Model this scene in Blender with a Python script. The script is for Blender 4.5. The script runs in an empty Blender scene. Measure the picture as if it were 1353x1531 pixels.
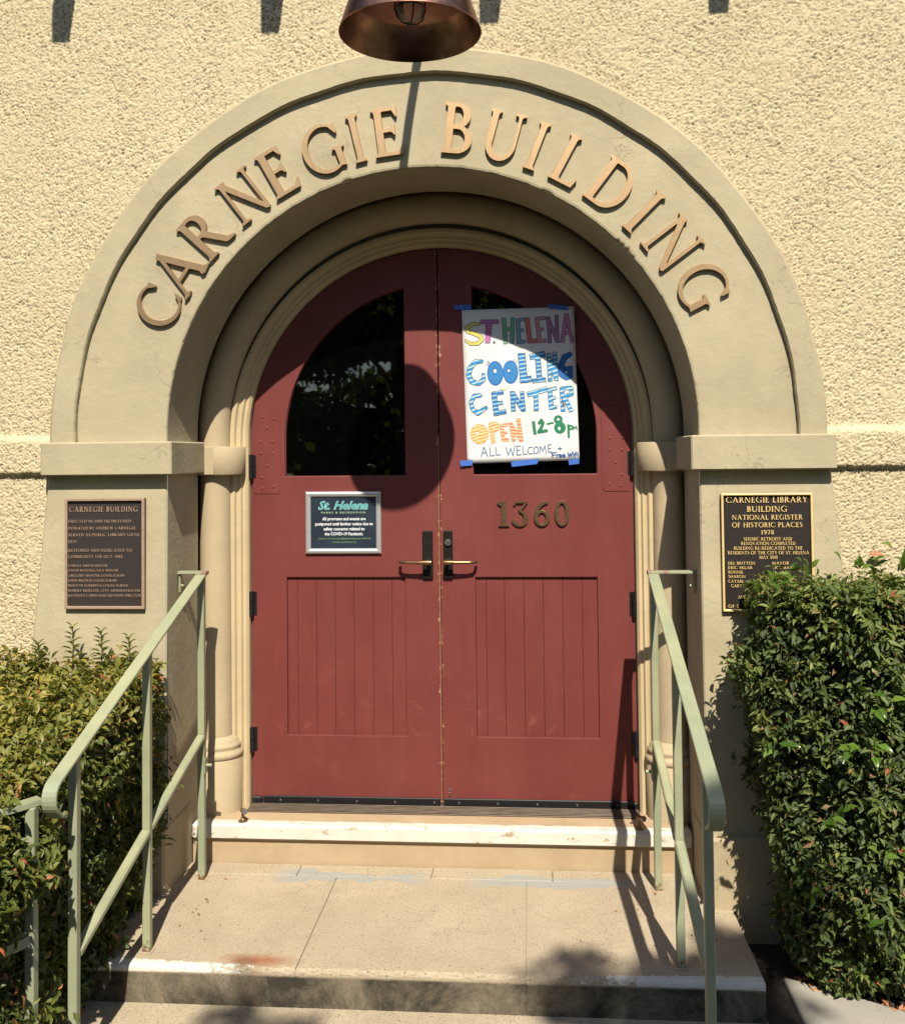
import bpy, math, random
import numpy as np
from mathutils import Vector, Matrix
from mathutils.geometry import tessellate_polygon

random.seed(7)
rng = np.random.default_rng(11)
PI = math.pi
S = bpy.context.scene
C = S.collection

# ------------------------------------------------------------------ camera
cam_d = bpy.data.cameras.new("camera")
cam = bpy.data.objects.new("camera", cam_d)
C.objects.link(cam)
S.camera = cam
YAW, PITCH, ROLL = math.radians(4.45), math.radians(1.75), math.radians(-0.6)
fw = Vector((-math.sin(YAW) * math.cos(PITCH), math.cos(YAW) * math.cos(PITCH), math.sin(PITCH)))
rt = Vector((math.cos(YAW), math.sin(YAW), 0))
up = rt.cross(fw)
r2 = math.cos(ROLL) * rt + math.sin(ROLL) * up
u2 = -math.sin(ROLL) * rt + math.cos(ROLL) * up
cam.matrix_world = Matrix(((r2.x, u2.x, -fw.x, 0.43), (r2.y, u2.y, -fw.y, -4.13), (r2.z, u2.z, -fw.z, 1.86), (0, 0, 0, 1)))
cam_d.sensor_fit = 'VERTICAL'
cam_d.sensor_height = 36
cam_d.lens = 36 * 1459 / 1531
cam_d.shift_y = -(765.5 - 633) / 1531
cam_d.clip_start = 0.05
cam_d.clip_end = 400

# ------------------------------------------------------------------ light
SUN = Vector((0.168, -1.0, 1.19)).normalized()          # towards the sun
sun_d = bpy.data.lights.new("sun", 'SUN')
sun_d.energy = 5.0
sun_d.angle = math.radians(0.5)
sun_d.color = (1.0, 0.925, 0.79)
sun = bpy.data.objects.new("sun", sun_d)
C.objects.link(sun)
sun.rotation_euler = SUN.to_track_quat('Z', 'Y').to_euler()
sun.location = (2, -8, 10)
world = bpy.data.worlds.new("World")
S.world = world
world.use_nodes = True
wn = world.node_tree.nodes
sky = wn.new('ShaderNodeTexSky')
sky.sky_type = 'NISHITA'
sky.sun_disc = False
sky.sun_elevation = math.asin(SUN.z)
sky.sun_rotation = math.atan2(SUN.x, SUN.y)
sky.dust_density = 0.6
sky.ozone_density = 1.6
world.node_tree.links.new(sky.outputs[0], wn['Background'].inputs[0])
wn['Background'].inputs[1].default_value = 0.085
S.view_settings.view_transform = 'Standard'
S.view_settings.look = 'None'
S.view_settings.gamma = 1
S.view_settings.use_curve_mapping = False
S.view_settings.exposure = 0.92

# ------------------------------------------------------------------ materials
ALB = 0.72        # colours below scaled down evenly to weaken bounced light in the recess
def nodes(name):
    m = bpy.data.materials.new(name)
    m.use_nodes = True
    n = m.node_tree.nodes
    return m, n, m.node_tree.links, n['Principled BSDF']

def noise(n, l, scale, detail=6, rough=0.6, vec=None, dist=0.0):
    t = n.new('ShaderNodeTexNoise')
    t.inputs['Scale'].default_value = scale
    t.inputs['Detail'].default_value = detail
    t.inputs['Roughness'].default_value = rough
    t.inputs['Distortion'].default_value = dist
    if vec is not None: l.new(vec, t.inputs['Vector'])
    return t.outputs['Fac']

def coord(n, kind='Object', scale=None, l=None):
    tc = n.new('ShaderNodeTexCoord')
    if kind == 'World':
        g = n.new('ShaderNodeNewGeometry'); out = g.outputs['Position']
    else:
        out = tc.outputs[kind]
    if scale:
        mp = n.new('ShaderNodeMapping'); mp.inputs['Scale'].default_value = scale
        l.new(out, mp.inputs['Vector']); out = mp.outputs[0]
    return out

def ramp(n, l, fac, stops):
    r = n.new('ShaderNodeValToRGB')
    e = r.color_ramp.elements
    while len(e) < len(stops): e.new(0.5)
    for i, (p, c) in enumerate(stops):
        e[i].position = p
        e[i].color = (c, c, c, 1) if isinstance(c, (int, float)) else (*[q * ALB for q in c], 1)
    l.new(fac, r.inputs[0])
    return r.outputs['Color']

def mix(n, l, fac, a, b, mode='MIX'):
    m = n.new('ShaderNodeMix'); m.data_type = 'RGBA'; m.blend_type = mode
    for k, v in ((0, fac), (6, a), (7, b)):
        if isinstance(v, (int, float)): m.inputs[k].default_value = v
        elif isinstance(v, tuple): m.inputs[k].default_value = (*[q * ALB for q in v], 1)
        else: l.new(v, m.inputs[k])
    return m.outputs[2]

def math_(n, l, op, a, b=None, c=None):
    m = n.new('ShaderNodeMath'); m.operation = op
    for i, v in enumerate((a, b, c)):
        if v is None: continue
        if isinstance(v, (int, float)): m.inputs[i].default_value = v
        else: l.new(v, m.inputs[i])
    return m.outputs[0]

def bump(n, l, h, strength, dist, bs, prev=None):
    b = n.new('ShaderNodeBump')
    b.inputs['Strength'].default_value = strength
    b.inputs['Distance'].default_value = dist
    l.new(h, b.inputs['Height'])
    if prev is not None: l.new(prev, b.inputs['Normal'])
    if bs is not None: l.new(b.outputs[0], bs.inputs['Normal'])
    return b.outputs[0]

def sep(n, l, vec):
    s = n.new('ShaderNodeSeparateXYZ'); l.new(vec, s.inputs[0]); return s.outputs

def simple(name, col, rough=0.5, metal=0.0, var=0.12, vs=20, bs_=0.0, bd=0.001, spec=None):
    m, n, l, p = nodes(name)
    v = coord(n, 'World')
    f = noise(n, l, vs, 5, 0.6, v)
    dark = tuple(c * (1 - var) for c in col); lite = tuple(min(1, c * (1 + var)) for c in col)
    l.new(ramp(n, l, f, [(0.3, dark), (0.7, lite)]), p.inputs['Base Color'])
    p.inputs['Roughness'].default_value = rough
    p.inputs['Metallic'].default_value = metal
    if spec is not None: p.inputs['Specular IOR Level'].default_value = spec
    if bs_: bump(n, l, noise(n, l, vs * 12, 4, 0.6, v), bs_, bd, p)
    return m

def mat_stucco():
    m, n, l, p = nodes('rough_cream_stucco')
    v = coord(n, 'World')
    big = noise(n, l, 1.3, 4, 0.6, v)
    mid = noise(n, l, 14, 5, 0.7, v)
    c1 = ramp(n, l, big, [(0.3, (0.60, 0.502, 0.318)), (0.7, (0.665, 0.565, 0.370))])
    c2 = mix(n, l, math_(n, l, 'MULTIPLY', ramp(n, l, mid, [(0.62, 0.0), (0.8, 1.0)]), 0.18), c1, (0.36, 0.28, 0.19))
    l.new(c2, p.inputs['Base Color'])
    p.inputs['Roughness'].default_value = 0.85
    p.inputs['Specular IOR Level'].default_value = 0.25
    b = bump(n, l, noise(n, l, 150, 5, 0.7, v), 0.9, 0.005, p)
    return m

def mat_trim(name='smooth_cream_render', col=(0.435, 0.372, 0.240), crack=True, relief=1.0):
    m, n, l, p = nodes(name)
    v = coord(n, 'World')
    big = noise(n, l, 2.2, 6, 0.65, v, 0.4)
    c1 = ramp(n, l, big, [(0.32, tuple(c * 0.88 for c in col)), (0.68, tuple(c * 1.12 for c in col))])
    sm = noise(n, l, 9, 7, 0.75, v, 0.8)
    st = ramp(n, l, sm, [(0.60, 0.0), (0.78, 1.0)])
    c2 = mix(n, l, math_(n, l, 'MULTIPLY', st, 0.34), c1, tuple(c * 0.62 for c in (col[0], col[1] * 1.0, col[2] * 1.1)))
    fine = noise(n, l, 120, 3, 0.6, v)
    c2 = mix(n, l, math_(n, l, 'MULTIPLY', ramp(n, l, fine, [(0.35, 1.0), (0.5, 0.0)]), 0.10), c2, tuple(c * 0.6 for c in col))
    h = noise(n, l, 22, 8, 0.62, v, 0.6)
    if crack:
        vo = n.new('ShaderNodeTexVoronoi'); vo.feature = 'DISTANCE_TO_EDGE'; vo.inputs['Scale'].default_value = 2.1
        wv = n.new('ShaderNodeVectorMath'); wv.operation = 'ADD'
        nz = n.new('ShaderNodeTexNoise'); nz.inputs['Scale'].default_value = 7; nz.inputs['Detail'].default_value = 6
        l.new(v, nz.inputs['Vector'])
        sc = n.new('ShaderNodeVectorMath'); sc.operation = 'SCALE'; sc.inputs['Scale'].default_value = 0.35
        l.new(nz.outputs['Color'], sc.inputs[0]); l.new(v, wv.inputs[0]); l.new(sc.outputs[0], wv.inputs[1])
        l.new(wv.outputs[0], vo.inputs['Vector'])
        line = ramp(n, l, vo.outputs['Distance'], [(0.0, 1.0), (0.006, 0.0)])
        gate = ramp(n, l, noise(n, l, 1.6, 2, 0.5, v), [(0.48, 0.0), (0.56, 1.0)])
        lg = math_(n, l, 'MULTIPLY', line, gate)
        c2 = mix(n, l, math_(n, l, 'MULTIPLY', lg, 0.65), c2, tuple(c * 0.5 for c in col))
    l.new(c2, p.inputs['Base Color'])
    p.inputs['Roughness'].default_value = 0.8
    p.inputs['Specular IOR Level'].default_value = 0.25
    patch = ramp(n, l, noise(n, l, 2.3, 3, 0.5, v), [(0.56, 0.0), (0.64, 1.0)])
    b0 = bump(n, l, math_(n, l, 'MULTIPLY', noise(n, l, 70, 5, 0.7, v), patch), 0.45 * relief, 0.006, None)
    b1 = bump(n, l, h, 0.22 * relief, 0.012, None, b0)
    g = noise(n, l, 260, 3, 0.6, v)
    bump(n, l, g, 0.25 * relief, 0.0012, p, b1)
    return m

def mat_door():
    m, n, l, p = nodes('weathered_red_door_paint')
    v = coord(n, 'World')
    vg = coord(n, 'World', (30, 30, 1.5), l)
    big = noise(n, l, 3, 5, 0.6, v)
    c1 = ramp(n, l, big, [(0.3, (0.158, 0.032, 0.027)), (0.7, (0.192, 0.042, 0.036))])
    oi = n.new('ShaderNodeObjectInfo')
    pv = n.new('ShaderNodeMapRange'); pv.inputs['To Min'].default_value = 0.0; pv.inputs['To Max'].default_value = 0.22; l.new(oi.outputs['Random'], pv.inputs['Value'])
    c1 = mix(n, l, pv.outputs[0], c1, (0.135, 0.026, 0.024))
    fade = ramp(n, l, noise(n, l, 1.4, 3, 0.6, coord(n, 'World', (3, 3, 0.8), l), 0.4), [(0.45, 0.0), (0.75, 1.0)])
    c1 = mix(n, l, math_(n, l, 'MULTIPLY', fade, 0.2), c1, (0.25, 0.075, 0.06))
    s = sep(n, l, v)
    # chalky scuffs near the foot of the plank panels
    low = n.new('ShaderNodeMapRange'); low.inputs['From Min'].default_value = 0.55; low.inputs['From Max'].default_value = 0.90
    low.inputs['To Min'].default_value = 1; low.inputs['To Max'].default_value = 0.12; l.new(s[2], low.inputs['Value'])
    sc = ramp(n, l, noise(n, l, 7, 6, 0.7, v, 0.5), [(0.56, 0.0), (0.74, 1.0)])
    c2 = mix(n, l, math_(n, l, 'MULTIPLY', math_(n, l, 'MULTIPLY', sc, math_(n, l, 'MULTIPLY', low.outputs[0], ramp(n, l, s[2], [(0.50, 0.25), (0.52, 1.0)]))), 0.5), c1, (0.36, 0.115, 0.085))
    gr = noise(n, l, 3.0, 5, 0.7, vg)
    c3 = mix(n, l, math_(n, l, 'MULTIPLY', ramp(n, l, gr, [(0.35, 1.0), (0.6, 0.0)]), 0.16), c2, (0.12, 0.018, 0.016))
    # paint chips: mostly at the meeting edges
    ax = math_(n, l, 'ABSOLUTE', s[0])
    near = n.new('ShaderNodeMapRange'); near.inputs['From Min'].default_value = 0.002; near.inputs['From Max'].default_value = 0.022
    near.inputs['To Min'].default_value = 0.19; near.inputs['To Max'].default_value = 0.0; l.new(ax, near.inputs['Value'])
    ch = math_(n, l, 'ADD', noise(n, l, 34, 6, 0.75, v), near.outputs[0])
    cm = ramp(n, l, ch, [(0.735, 0.0), (0.75, 1.0)])
    c4 = mix(n, l, cm, c3, (0.46, 0.26, 0.14))
    l.new(c4, p.inputs['Base Color'])
    p.inputs['Roughness'].default_value = 0.55
    p.inputs['Specular IOR Level'].default_value = 0.3
    b1 = bump(n, l, gr, 0.35, 0.0012, None)
    bump(n, l, cm, 0.4, -0.001, p, b1)
    return m

def mat_landing(kind):
    m, n, l, p = nodes('worn_tan_concrete_' + kind)
    v = coord(n, 'World')
    s = sep(n, l, v)
    big = noise(n, l, 3.0, 6, 0.65, v, 0.3)
    base = ramp(n, l, big, [(0.3, (0.43, 0.350, 0.240)), (0.7, (0.53, 0.44, 0.31))])
    pit = ramp(n, l, noise(n, l, 95, 3, 0.55, v), [(0.33, 1.0), (0.38, 0.0)])
    c = mix(n, l, math_(n, l, 'MULTIPLY', pit, 0.75), base, (0.13, 0.10, 0.07))
    gr_ = noise(n, l, 120, 5, 0.8, v)
    c = mix(n, l, 0.55, c, ramp(n, l, gr_, [(0.34, 0.42), (0.56, 1.0)]), 'MULTIPLY')
    c = mix(n, l, 1.0, c, (1.35, 1.35, 1.35), 'MULTIPLY')
    smud = ramp(n, l, noise(n, l, 6, 7, 0.7, v, 0.6), [(0.54, 0.0), (0.75, 1.0)])
    c = mix(n, l, math_(n, l, 'MULTIPLY', smud, 0.28), c, (0.24, 0.19, 0.135))
    if kind == 'landing':
        # grey cement patches along the back joint
        wob = math_(n, l, 'MULTIPLY', math_(n, l, 'SUBTRACT', noise(n, l, 4.2, 5, 0.6, v), 0.5), 0.30)
        dy = math_(n, l, 'ADD', math_(n, l, 'ABSOLUTE', math_(n, l, 'SUBTRACT', s[1], 0.170)), wob)
        band = ramp(n, l, dy, [(0.048, 1.0), (0.053, 0.0)])
        dx1 = math_(n, l, 'ABSOLUTE', math_(n, l, 'SUBTRACT', s[0], 0.52))
        dx2 = math_(n, l, 'ABSOLUTE', math_(n, l, 'ADD', s[0], 0.38))
        gx = math_(n, l, 'MAXIMUM', ramp(n, l, dx1, [(0.28, 1.0), (0.40, 0.0)]), ramp(n, l, dx2, [(0.26, 1.0), (0.36, 0.0)]))
        pm = math_(n, l, 'MULTIPLY', band, gx)
        c = mix(n, l, math_(n, l, 'MULTIPLY', pm, 0.9), c, (0.33, 0.33, 0.30))
        # rust bloom near the front edge
        rx = math_(n, l, 'MULTIPLY', math_(n, l, 'ADD', s[0], 0.585), 5.5)
        ry = math_(n, l, 'MULTIPLY', math_(n, l, 'ADD', s[1], 0.545), 17.0)
        rr = math_(n, l, 'SQRT', math_(n, l, 'ADD', math_(n, l, 'MULTIPLY', rx, rx), math_(n, l, 'MULTIPLY', ry, ry)))
        rr = math_(n, l, 'ADD', rr, math_(n, l, 'MULTIPLY', math_(n, l, 'SUBTRACT', noise(n, l, 22, 5, 0.7, v), 0.5), 1.2))
        rm = ramp(n, l, rr, [(0.15, 1.0), (0.95, 0.0)])
        c = mix(n, l, math_(n, l, 'MULTIPLY', rm, 0.8), c, (0.30, 0.085, 0.025))
        # remains of white paint on the front edge, and dirty riser
        ax = n.new('ShaderNodeMapRange'); ax.inputs['From Min'].default_value = 0.45; ax.inputs['From Max'].default_value = 1.15
        ax.inputs['To Min'].default_value = -0.22; ax.inputs['To Max'].default_value = 0.30
        l.new(math_(n, l, 'ABSOLUTE', s[0]), ax.inputs['Value'])
        fy = n.new('ShaderNodeMapRange'); fy.inputs['From Min'].default_value = -0.575; fy.inputs['From Max'].default_value = -0.535
        fy.inputs['To Min'].default_value = 0.17; fy.inputs['To Max'].default_value = -0.5; l.new(s[1], fy.inputs['Value'])
        fz = n.new('ShaderNodeMapRange'); fz.inputs['From Min'].default_value = -0.028; fz.inputs['From Max'].default_value = -0.02
        fz.inputs['To Min'].default_value = -1; fz.inputs['To Max'].default_value = 0; l.new(s[2], fz.inputs['Value'])
        wp = math_(n, l, 'ADD', math_(n, l, 'ADD', noise(n, l, 28, 6, 0.7, v), ax.outputs[0]), math_(n, l, 'ADD', fy.outputs[0], fz.outputs[0]))
        wm = ramp(n, l, wp, [(0.60, 0.0), (0.64, 1.0)])
        riser = ramp(n, l, s[2], [(0.0, 1.0), (0.001, 1.0)])
        dirt_z = n.new('ShaderNodeMapRange'); dirt_z.inputs['From Min'].default_value = -0.03; dirt_z.inputs['From Max'].default_value = -0.02
        dirt_z.inputs['To Min'].default_value = 1; dirt_z.inputs['To Max'].default_value = 0; l.new(s[2], dirt_z.inputs['Value'])
        dn = ramp(n, l, noise(n, l, 4.4, 8, 0.75, v, 0.3), [(0.42, 1.0), (0.68, 0.5)])
        c = mix(n, l, math_(n, l, 'MULTIPLY', math_(n, l, 'MULTIPLY', dirt_z.outputs[0], dn), 0.98), c, (0.034, 0.030, 0.021))
        c = mix(n, l, wm, c, (0.66, 0.64, 0.58))
    vo = n.new('ShaderNodeTexVoronoi'); vo.feature = 'DISTANCE_TO_EDGE'; vo.inputs['Scale'].default_value = 6.0
    nz = n.new('ShaderNodeTexNoise'); nz.inputs['Scale'].default_value = 9; nz.inputs['Detail'].default_value = 6; l.new(v, nz.inputs['Vector'])
    sc = n.new('ShaderNodeVectorMath'); sc.operation = 'SCALE'; sc.inputs['Scale'].default_value = 0.22; l.new(nz.outputs['Color'], sc.inputs[0])
    wv = n.new('ShaderNodeVectorMath'); wv.operation = 'ADD'; l.new(v, wv.inputs[0]); l.new(sc.outputs[0], wv.inputs[1]); l.new(wv.outputs[0], vo.inputs['Vector'])
    line = ramp(n, l, vo.outputs['Distance'], [(0.0, 1.0), (0.012, 0.0)])
    gate = ramp(n, l, noise(n, l, 2.0, 3, 0.5, v), [(0.54, 0.0), (0.62, 1.0)])
    lg = math_(n, l, 'MULTIPLY', math_(n, l, 'MULTIPLY', line, gate), 0.6 if kind == 'landing' else 0.35)
    c = mix(n, l, lg, c, (0.07, 0.055, 0.04))
    l.new(c, p.inputs['Base Color'])
    p.inputs['Roughness'].default_value = 0.85
    p.inputs['Specular IOR Level'].default_value = 0.25
    b1 = bump(n, l, noise(n, l, 18, 6, 0.6, v), 0.25, 0.008, None)
    bump(n, l, noise(n, l, 180, 3, 0.6, v), 0.4, 0.0015, p, b1)
    return m

def mat_sill():
    m, n, l, p = nodes('sill_tan_with_flaking_white_paint')
    v = coord(n, 'World'); s = sep(n, l, v)
    base = ramp(n, l, noise(n, l, 5, 6, 0.65, v), [(0.3, (0.40, 0.285, 0.165)), (0.7, (0.49, 0.365, 0.225))])
    base = mix(n, l, math_(n, l, 'MULTIPLY', ramp(n, l, noise(n, l, 60, 4, 0.6, v), [(0.3, 1.0), (0.42, 0.0)]), 0.3), base, (0.22, 0.15, 0.09))
    fy = n.new('ShaderNodeMapRange'); fy.inputs['From Min'].default_value = 0.315; fy.inputs['From Max'].default_value = 0.355
    fy.inputs['To Min'].default_value = 0.5; fy.inputs['To Max'].default_value = -0.5; l.new(s[1], fy.inputs['Value'])
    fz = n.new('ShaderNodeMapRange'); fz.inputs['From Min'].default_value = 0.112; fz.inputs['From Max'].default_value = 0.118
    fz.inputs['To Min'].default_value = -1; fz.inputs['To Max'].default_value = 0; l.new(s[2], fz.inputs['Value'])
    w = math_(n, l, 'ADD', math_(n, l, 'ADD', noise(n, l, 26, 6, 0.7, coord(n, 'World', (0.6, 1, 1), l)), fy.outputs[0]), fz.outputs[0])
    wm = ramp(n, l, w, [(0.52, 0.0), (0.55, 1.0)])
    chip = ramp(n, l, noise(n, l, 34, 6, 0.75, coord(n, 'World', (0.45, 1, 1), l)), [(0.60, 0.0), (0.62, 1.0)])
    wm = math_(n, l, 'MULTIPLY', wm, math_(n, l, 'SUBTRACT', 1.0, chip))
    wc = ramp(n, l, noise(n, l, 8, 5, 0.6, v), [(0.3, (0.60, 0.57, 0.49)), (0.7, (0.70, 0.67, 0.59))])
    l.new(mix(n, l, wm, base, wc), p.inputs['Base Color'])
    p.inputs['Roughness'].default_value = 0.75
    b1 = bump(n, l, noise(n, l, 120, 4, 0.6, v), 0.3, 0.0015, None)
    bump(n, l, wm, 0.5, 0.0012, p, b1)
    return m

def mat_rail():
    m, n, l, p = nodes('pale_green_rail_paint')
    v = coord(n, 'World'); s = sep(n, l, v)
    c1 = ramp(n, l, noise(n, l, 6, 6, 0.65, v), [(0.3, (0.285, 0.300, 0.175)), (0.7, (0.385, 0.390, 0.240))])
    c1 = mix(n, l, math_(n, l, 'MULTIPLY', ramp(n, l, noise(n, l, 2.6, 3, 0.6, v), [(0.42, 0.0), (0.65, 1.0)]), 0.5), c1, (0.215, 0.265, 0.19))
    ch = ramp(n, l, noise(n, l, 48, 6, 0.75, v), [(0.665, 0.0), (0.68, 1.0)])
    c1 = mix(n, l, ch, c1, (0.13, 0.07, 0.04))
    # bare primer at the wall-end corners of the top rail
    top = n.new('ShaderNodeMapRange'); top.inputs['From Min'].default_value = 0.07; top.inputs['From Max'].default_value = 0.125
    top.inputs['To Min'].default_value = -0.3; top.inputs['To Max'].default_value = 0.28; l.new(s[1], top.inputs['Value'])
    hz = n.new('ShaderNodeMapRange'); hz.inputs['From Min'].default_value = 1.29; hz.inputs['From Max'].default_value = 1.31
    hz.inputs['To Min'].default_value = -1; hz.inputs['To Max'].default_value = 0; l.new(s[2], hz.inputs['Value'])
    hx = n.new('ShaderNodeMapRange'); hx.inputs['From Min'].default_value = 1.02; hx.inputs['From Max'].default_value = 1.06
    hx.inputs['To Min'].default_value = 0; hx.inputs['To Max'].default_value = -0.6; l.new(math_(n, l, 'ABSOLUTE', s[0]), hx.inputs['Value'])
    pw = math_(n, l, 'ADD', math_(n, l, 'ADD', noise(n, l, 30, 5, 0.7, v), hx.outputs[0]), math_(n, l, 'ADD', top.outputs[0], hz.outputs[0]))
    c1 = mix(n, l, ramp(n, l, pw, [(0.60, 0.0), (0.66, 1.0)]), c1, (0.30, 0.17, 0.13))
    ft = n.new('ShaderNodeMapRange'); ft.inputs['From Min'].default_value = 0.0; ft.inputs['From Max'].default_value = 0.07
    ft.inputs['To Min'].default_value = 0.22; ft.inputs['To Max'].default_value = -0.1; l.new(s[2], ft.inputs['Value'])
    fr_ = ramp(n, l, math_(n, l, 'ADD', noise(n, l, 60, 6, 0.7, v), ft.outputs[0]), [(0.62, 0.0), (0.68, 1.0)])
    c1 = mix(n, l, fr_, c1, (0.16, 0.075, 0.035))
    l.new(c1, p.inputs['Base Color'])
    p.inputs['Roughness'].default_value = 0.5
    bump(n, l, noise(n, l, 60, 5, 0.65, v), 0.35, 0.002, p)
    return m

def mat_bronze(name, c0, c1, rough=0.4, metal=0.85, vs=(60, 60, 3)):
    m, n, l, p = nodes(name)
    v = coord(n, 'Object', vs, l)
    g = noise(n, l, 4, 5, 0.6, v)
    l.new(ramp(n, l, g, [(0.3, c0), (0.7, c1)]), p.inputs['Base Color'])
    p.inputs['Metallic'].default_value = metal
    p.inputs['Roughness'].default_value = rough
    bump(n, l, g, 0.2, 0.001, p)
    return m

def mat_copper():
    m, n, l, p = nodes('aged_copper')
    v = coord(n, 'World')
    f = noise(n, l, 9, 6, 0.65, v, 0.5)
    l.new(ramp(n, l, f, [(0.25, (0.22, 0.10, 0.07)), (0.5, (0.38, 0.19, 0.135)), (0.75, (0.54, 0.31, 0.235))]), p.inputs['Base Color'])
    p.inputs['Metallic'].default_value = 1.0
    l.new(ramp(n, l, noise(n, l, 20, 4, 0.6, v), [(0.3, 0.28), (0.7, 0.46)]), p.inputs['Roughness'])
    return m

def mat_leaf(name, stops, trans=0.35, rough=0.35):
    m, n, l, p = nodes(name)
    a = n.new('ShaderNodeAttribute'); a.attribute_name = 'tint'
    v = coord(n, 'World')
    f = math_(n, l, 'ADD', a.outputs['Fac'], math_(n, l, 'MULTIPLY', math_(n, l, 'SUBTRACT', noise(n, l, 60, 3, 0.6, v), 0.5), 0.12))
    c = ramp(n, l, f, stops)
    l.new(c, p.inputs['Base Color'])
    p.inputs['Roughness'].default_value = rough
    p.inputs['Specular IOR Level'].default_value = 0.4
    tr = n.new('ShaderNodeBsdfTranslucent')
    l.new(mix(n, l, 0.5, c, (0.22, 0.30, 0.02)), tr.inputs['Color'])
    ms = n.new('ShaderNodeMixShader'); ms.inputs[0].default_value = trans
    out = n['Material Output']
    l.new(p.outputs[0], ms.inputs[1]); l.new(tr.outputs[0], ms.inputs[2]); l.new(ms.outputs[0], out.inputs['Surface'])
    return m

def mat_stripes(name, ca, cb, freq, axis=2, tilt=0.0):
    m, n, l, p = nodes(name)
    v = coord(n, 'World'); s = sep(n, l, v)
    t = math_(n, l, 'ADD', s[2], math_(n, l, 'MULTIPLY', s[0], tilt))
    t = math_(n, l, 'ADD', t, math_(n, l, 'MULTIPLY', math_(n, l, 'SUBTRACT', noise(n, l, 25, 2, 0.5, v), 0.5), 0.010))
    w = math_(n, l, 'SINE', math_(n, l, 'MULTIPLY', t, freq))
    l.new(ramp(n, l, w, [(0.35, ca), (0.6, cb)]), p.inputs['Base Color'])
    p.inputs['Roughness'].default_value = 0.7
    return m

M = {}
M['stucco'] = mat_stucco()
M['trim'] = mat_trim()
M['trim_dirty'] = mat_trim('cream_render_lower', (0.42, 0.345, 0.215))
M['column'] = mat_trim('tan_column_render', (0.47, 0.375, 0.235), False, 0.5)
M['door'] = mat_door()
M['frame'] = mat_trim('cream_wood_frame_paint', (0.55, 0.43, 0.25), False, 0.25)
M['landing'] = mat_landing('landing')
M['tread'] = mat_landing('lower')
M['sill'] = mat_sill()
M['rail'] = mat_rail()
M['letter'] = mat_bronze('satin_bronze', (0.44, 0.285, 0.155), (0.62, 0.425, 0.235), 0.44, 0.88)
M['number'] = mat_bronze('aged_brass_numbers', (0.20, 0.13, 0.065), (0.34, 0.23, 0.12), 0.38, 0.8, (20, 20, 20))
M['lever'] = mat_bronze('worn_brass_lever', (0.16, 0.09, 0.045), (0.36, 0.22, 0.11), 0.32, 0.85, (20, 20, 20))
M['plate'] = simple('dark_bronze_plate', (0.035, 0.033, 0.028), 0.35, 0.6, 0.25, 30)
M['black'] = simple('black_metal', (0.012, 0.012, 0.013), 0.4, 0.2, 0.3, 40)
M['steel'] = simple('dull_steel', (0.42, 0.41, 0.39), 0.35, 0.9, 0.15, 40)
M['alum'] = simple('brushed_aluminium', (0.66, 0.66, 0.65), 0.35, 0.6, 0.06, 60)
M['copper'] = mat_copper()
M['plaque_brown'] = simple('dark_brown_plaque_field', (0.050, 0.040, 0.036), 0.42, 0.3, 0.15, 200, 0.3, 0.0006)
M['plaque_black'] = simple('black_plaque_field', (0.022, 0.015, 0.013), 0.5, 0.2, 0.2, 300, 0.5, 0.0006)
M['plaque_tan'] = simple('dull_bronze_relief', (0.46, 0.31, 0.215), 0.45, 0.3, 0.12, 60)
M['plaque_gold'] = simple('polished_gold_relief', (0.95, 0.66, 0.27), 0.4, 0.25, 0.1, 60)
M['threshold'] = mat_bronze('worn_threshold_metal', (0.06, 0.045, 0.035), (0.17, 0.125, 0.085), 0.5, 0.5, (3, 80, 30))
M['wood_edge'] = simple('bare_weathered_wood', (0.33, 0.17, 0.06), 0.8, 0, 0.4, 50)
M['paper'] = simple('white_poster_paper', (0.74, 0.73, 0.72), 0.75, 0, 0.03, 5, 0.2, 0.0006)
M['tape'] = simple('blue_painters_tape', (0.035, 0.14, 0.52), 0.7, 0, 0.12, 60, 0.4, 0.0006)
M['soil'] = simple('dark_soil', (0.035, 0.024, 0.016), 0.95, 0, 0.5, 30, 0.8, 0.01)
M['planter'] = mat_trim('grey_concrete_kerb', (0.37, 0.345, 0.29), True, 0.6)
M['ground'] = simple('bounce_cut_path_grey', (0.09, 0.088, 0.085), 0.9, 0, 0.15, 4, 0.4, 0.003)  # path colour darkened for assumed tree shade, to cut bounced sunlight
M['bark'] = simple('brown_bark', (0.10, 0.065, 0.042), 0.9, 0, 0.35, 14, 0.7, 0.01)
M['twig'] = simple('brown_twig', (0.11, 0.055, 0.035), 0.8, 0, 0.35, 40)
M['rafter'] = simple('brown_painted_timber', (0.10, 0.065, 0.04), 0.7, 0, 0.2, 10)
M['roof'] = simple('dark_roof_boards', (0.07, 0.05, 0.04), 0.8, 0, 0.2, 6)
M['dry_leaf'] = simple('dry_orange_leaf', (0.34, 0.13, 0.05), 0.7, 0, 0.3, 90)
M['lawn'] = simple('distant_lawn', (0.07, 0.085, 0.035), 0.95, 0, 0.3, 3)
M['leaf_left'] = mat_leaf('hedge_leaves_yellow_green', [(0.0, (0.045, 0.070, 0.015)), (0.35, (0.14, 0.165, 0.03)), (0.68, (0.30, 0.265, 0.05)), (0.86, (0.50, 0.37, 0.07)), (0.93, (0.42, 0.18, 0.06)), (1.0, (0.46, 0.10, 0.05))], 0.3, 0.5)
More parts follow.
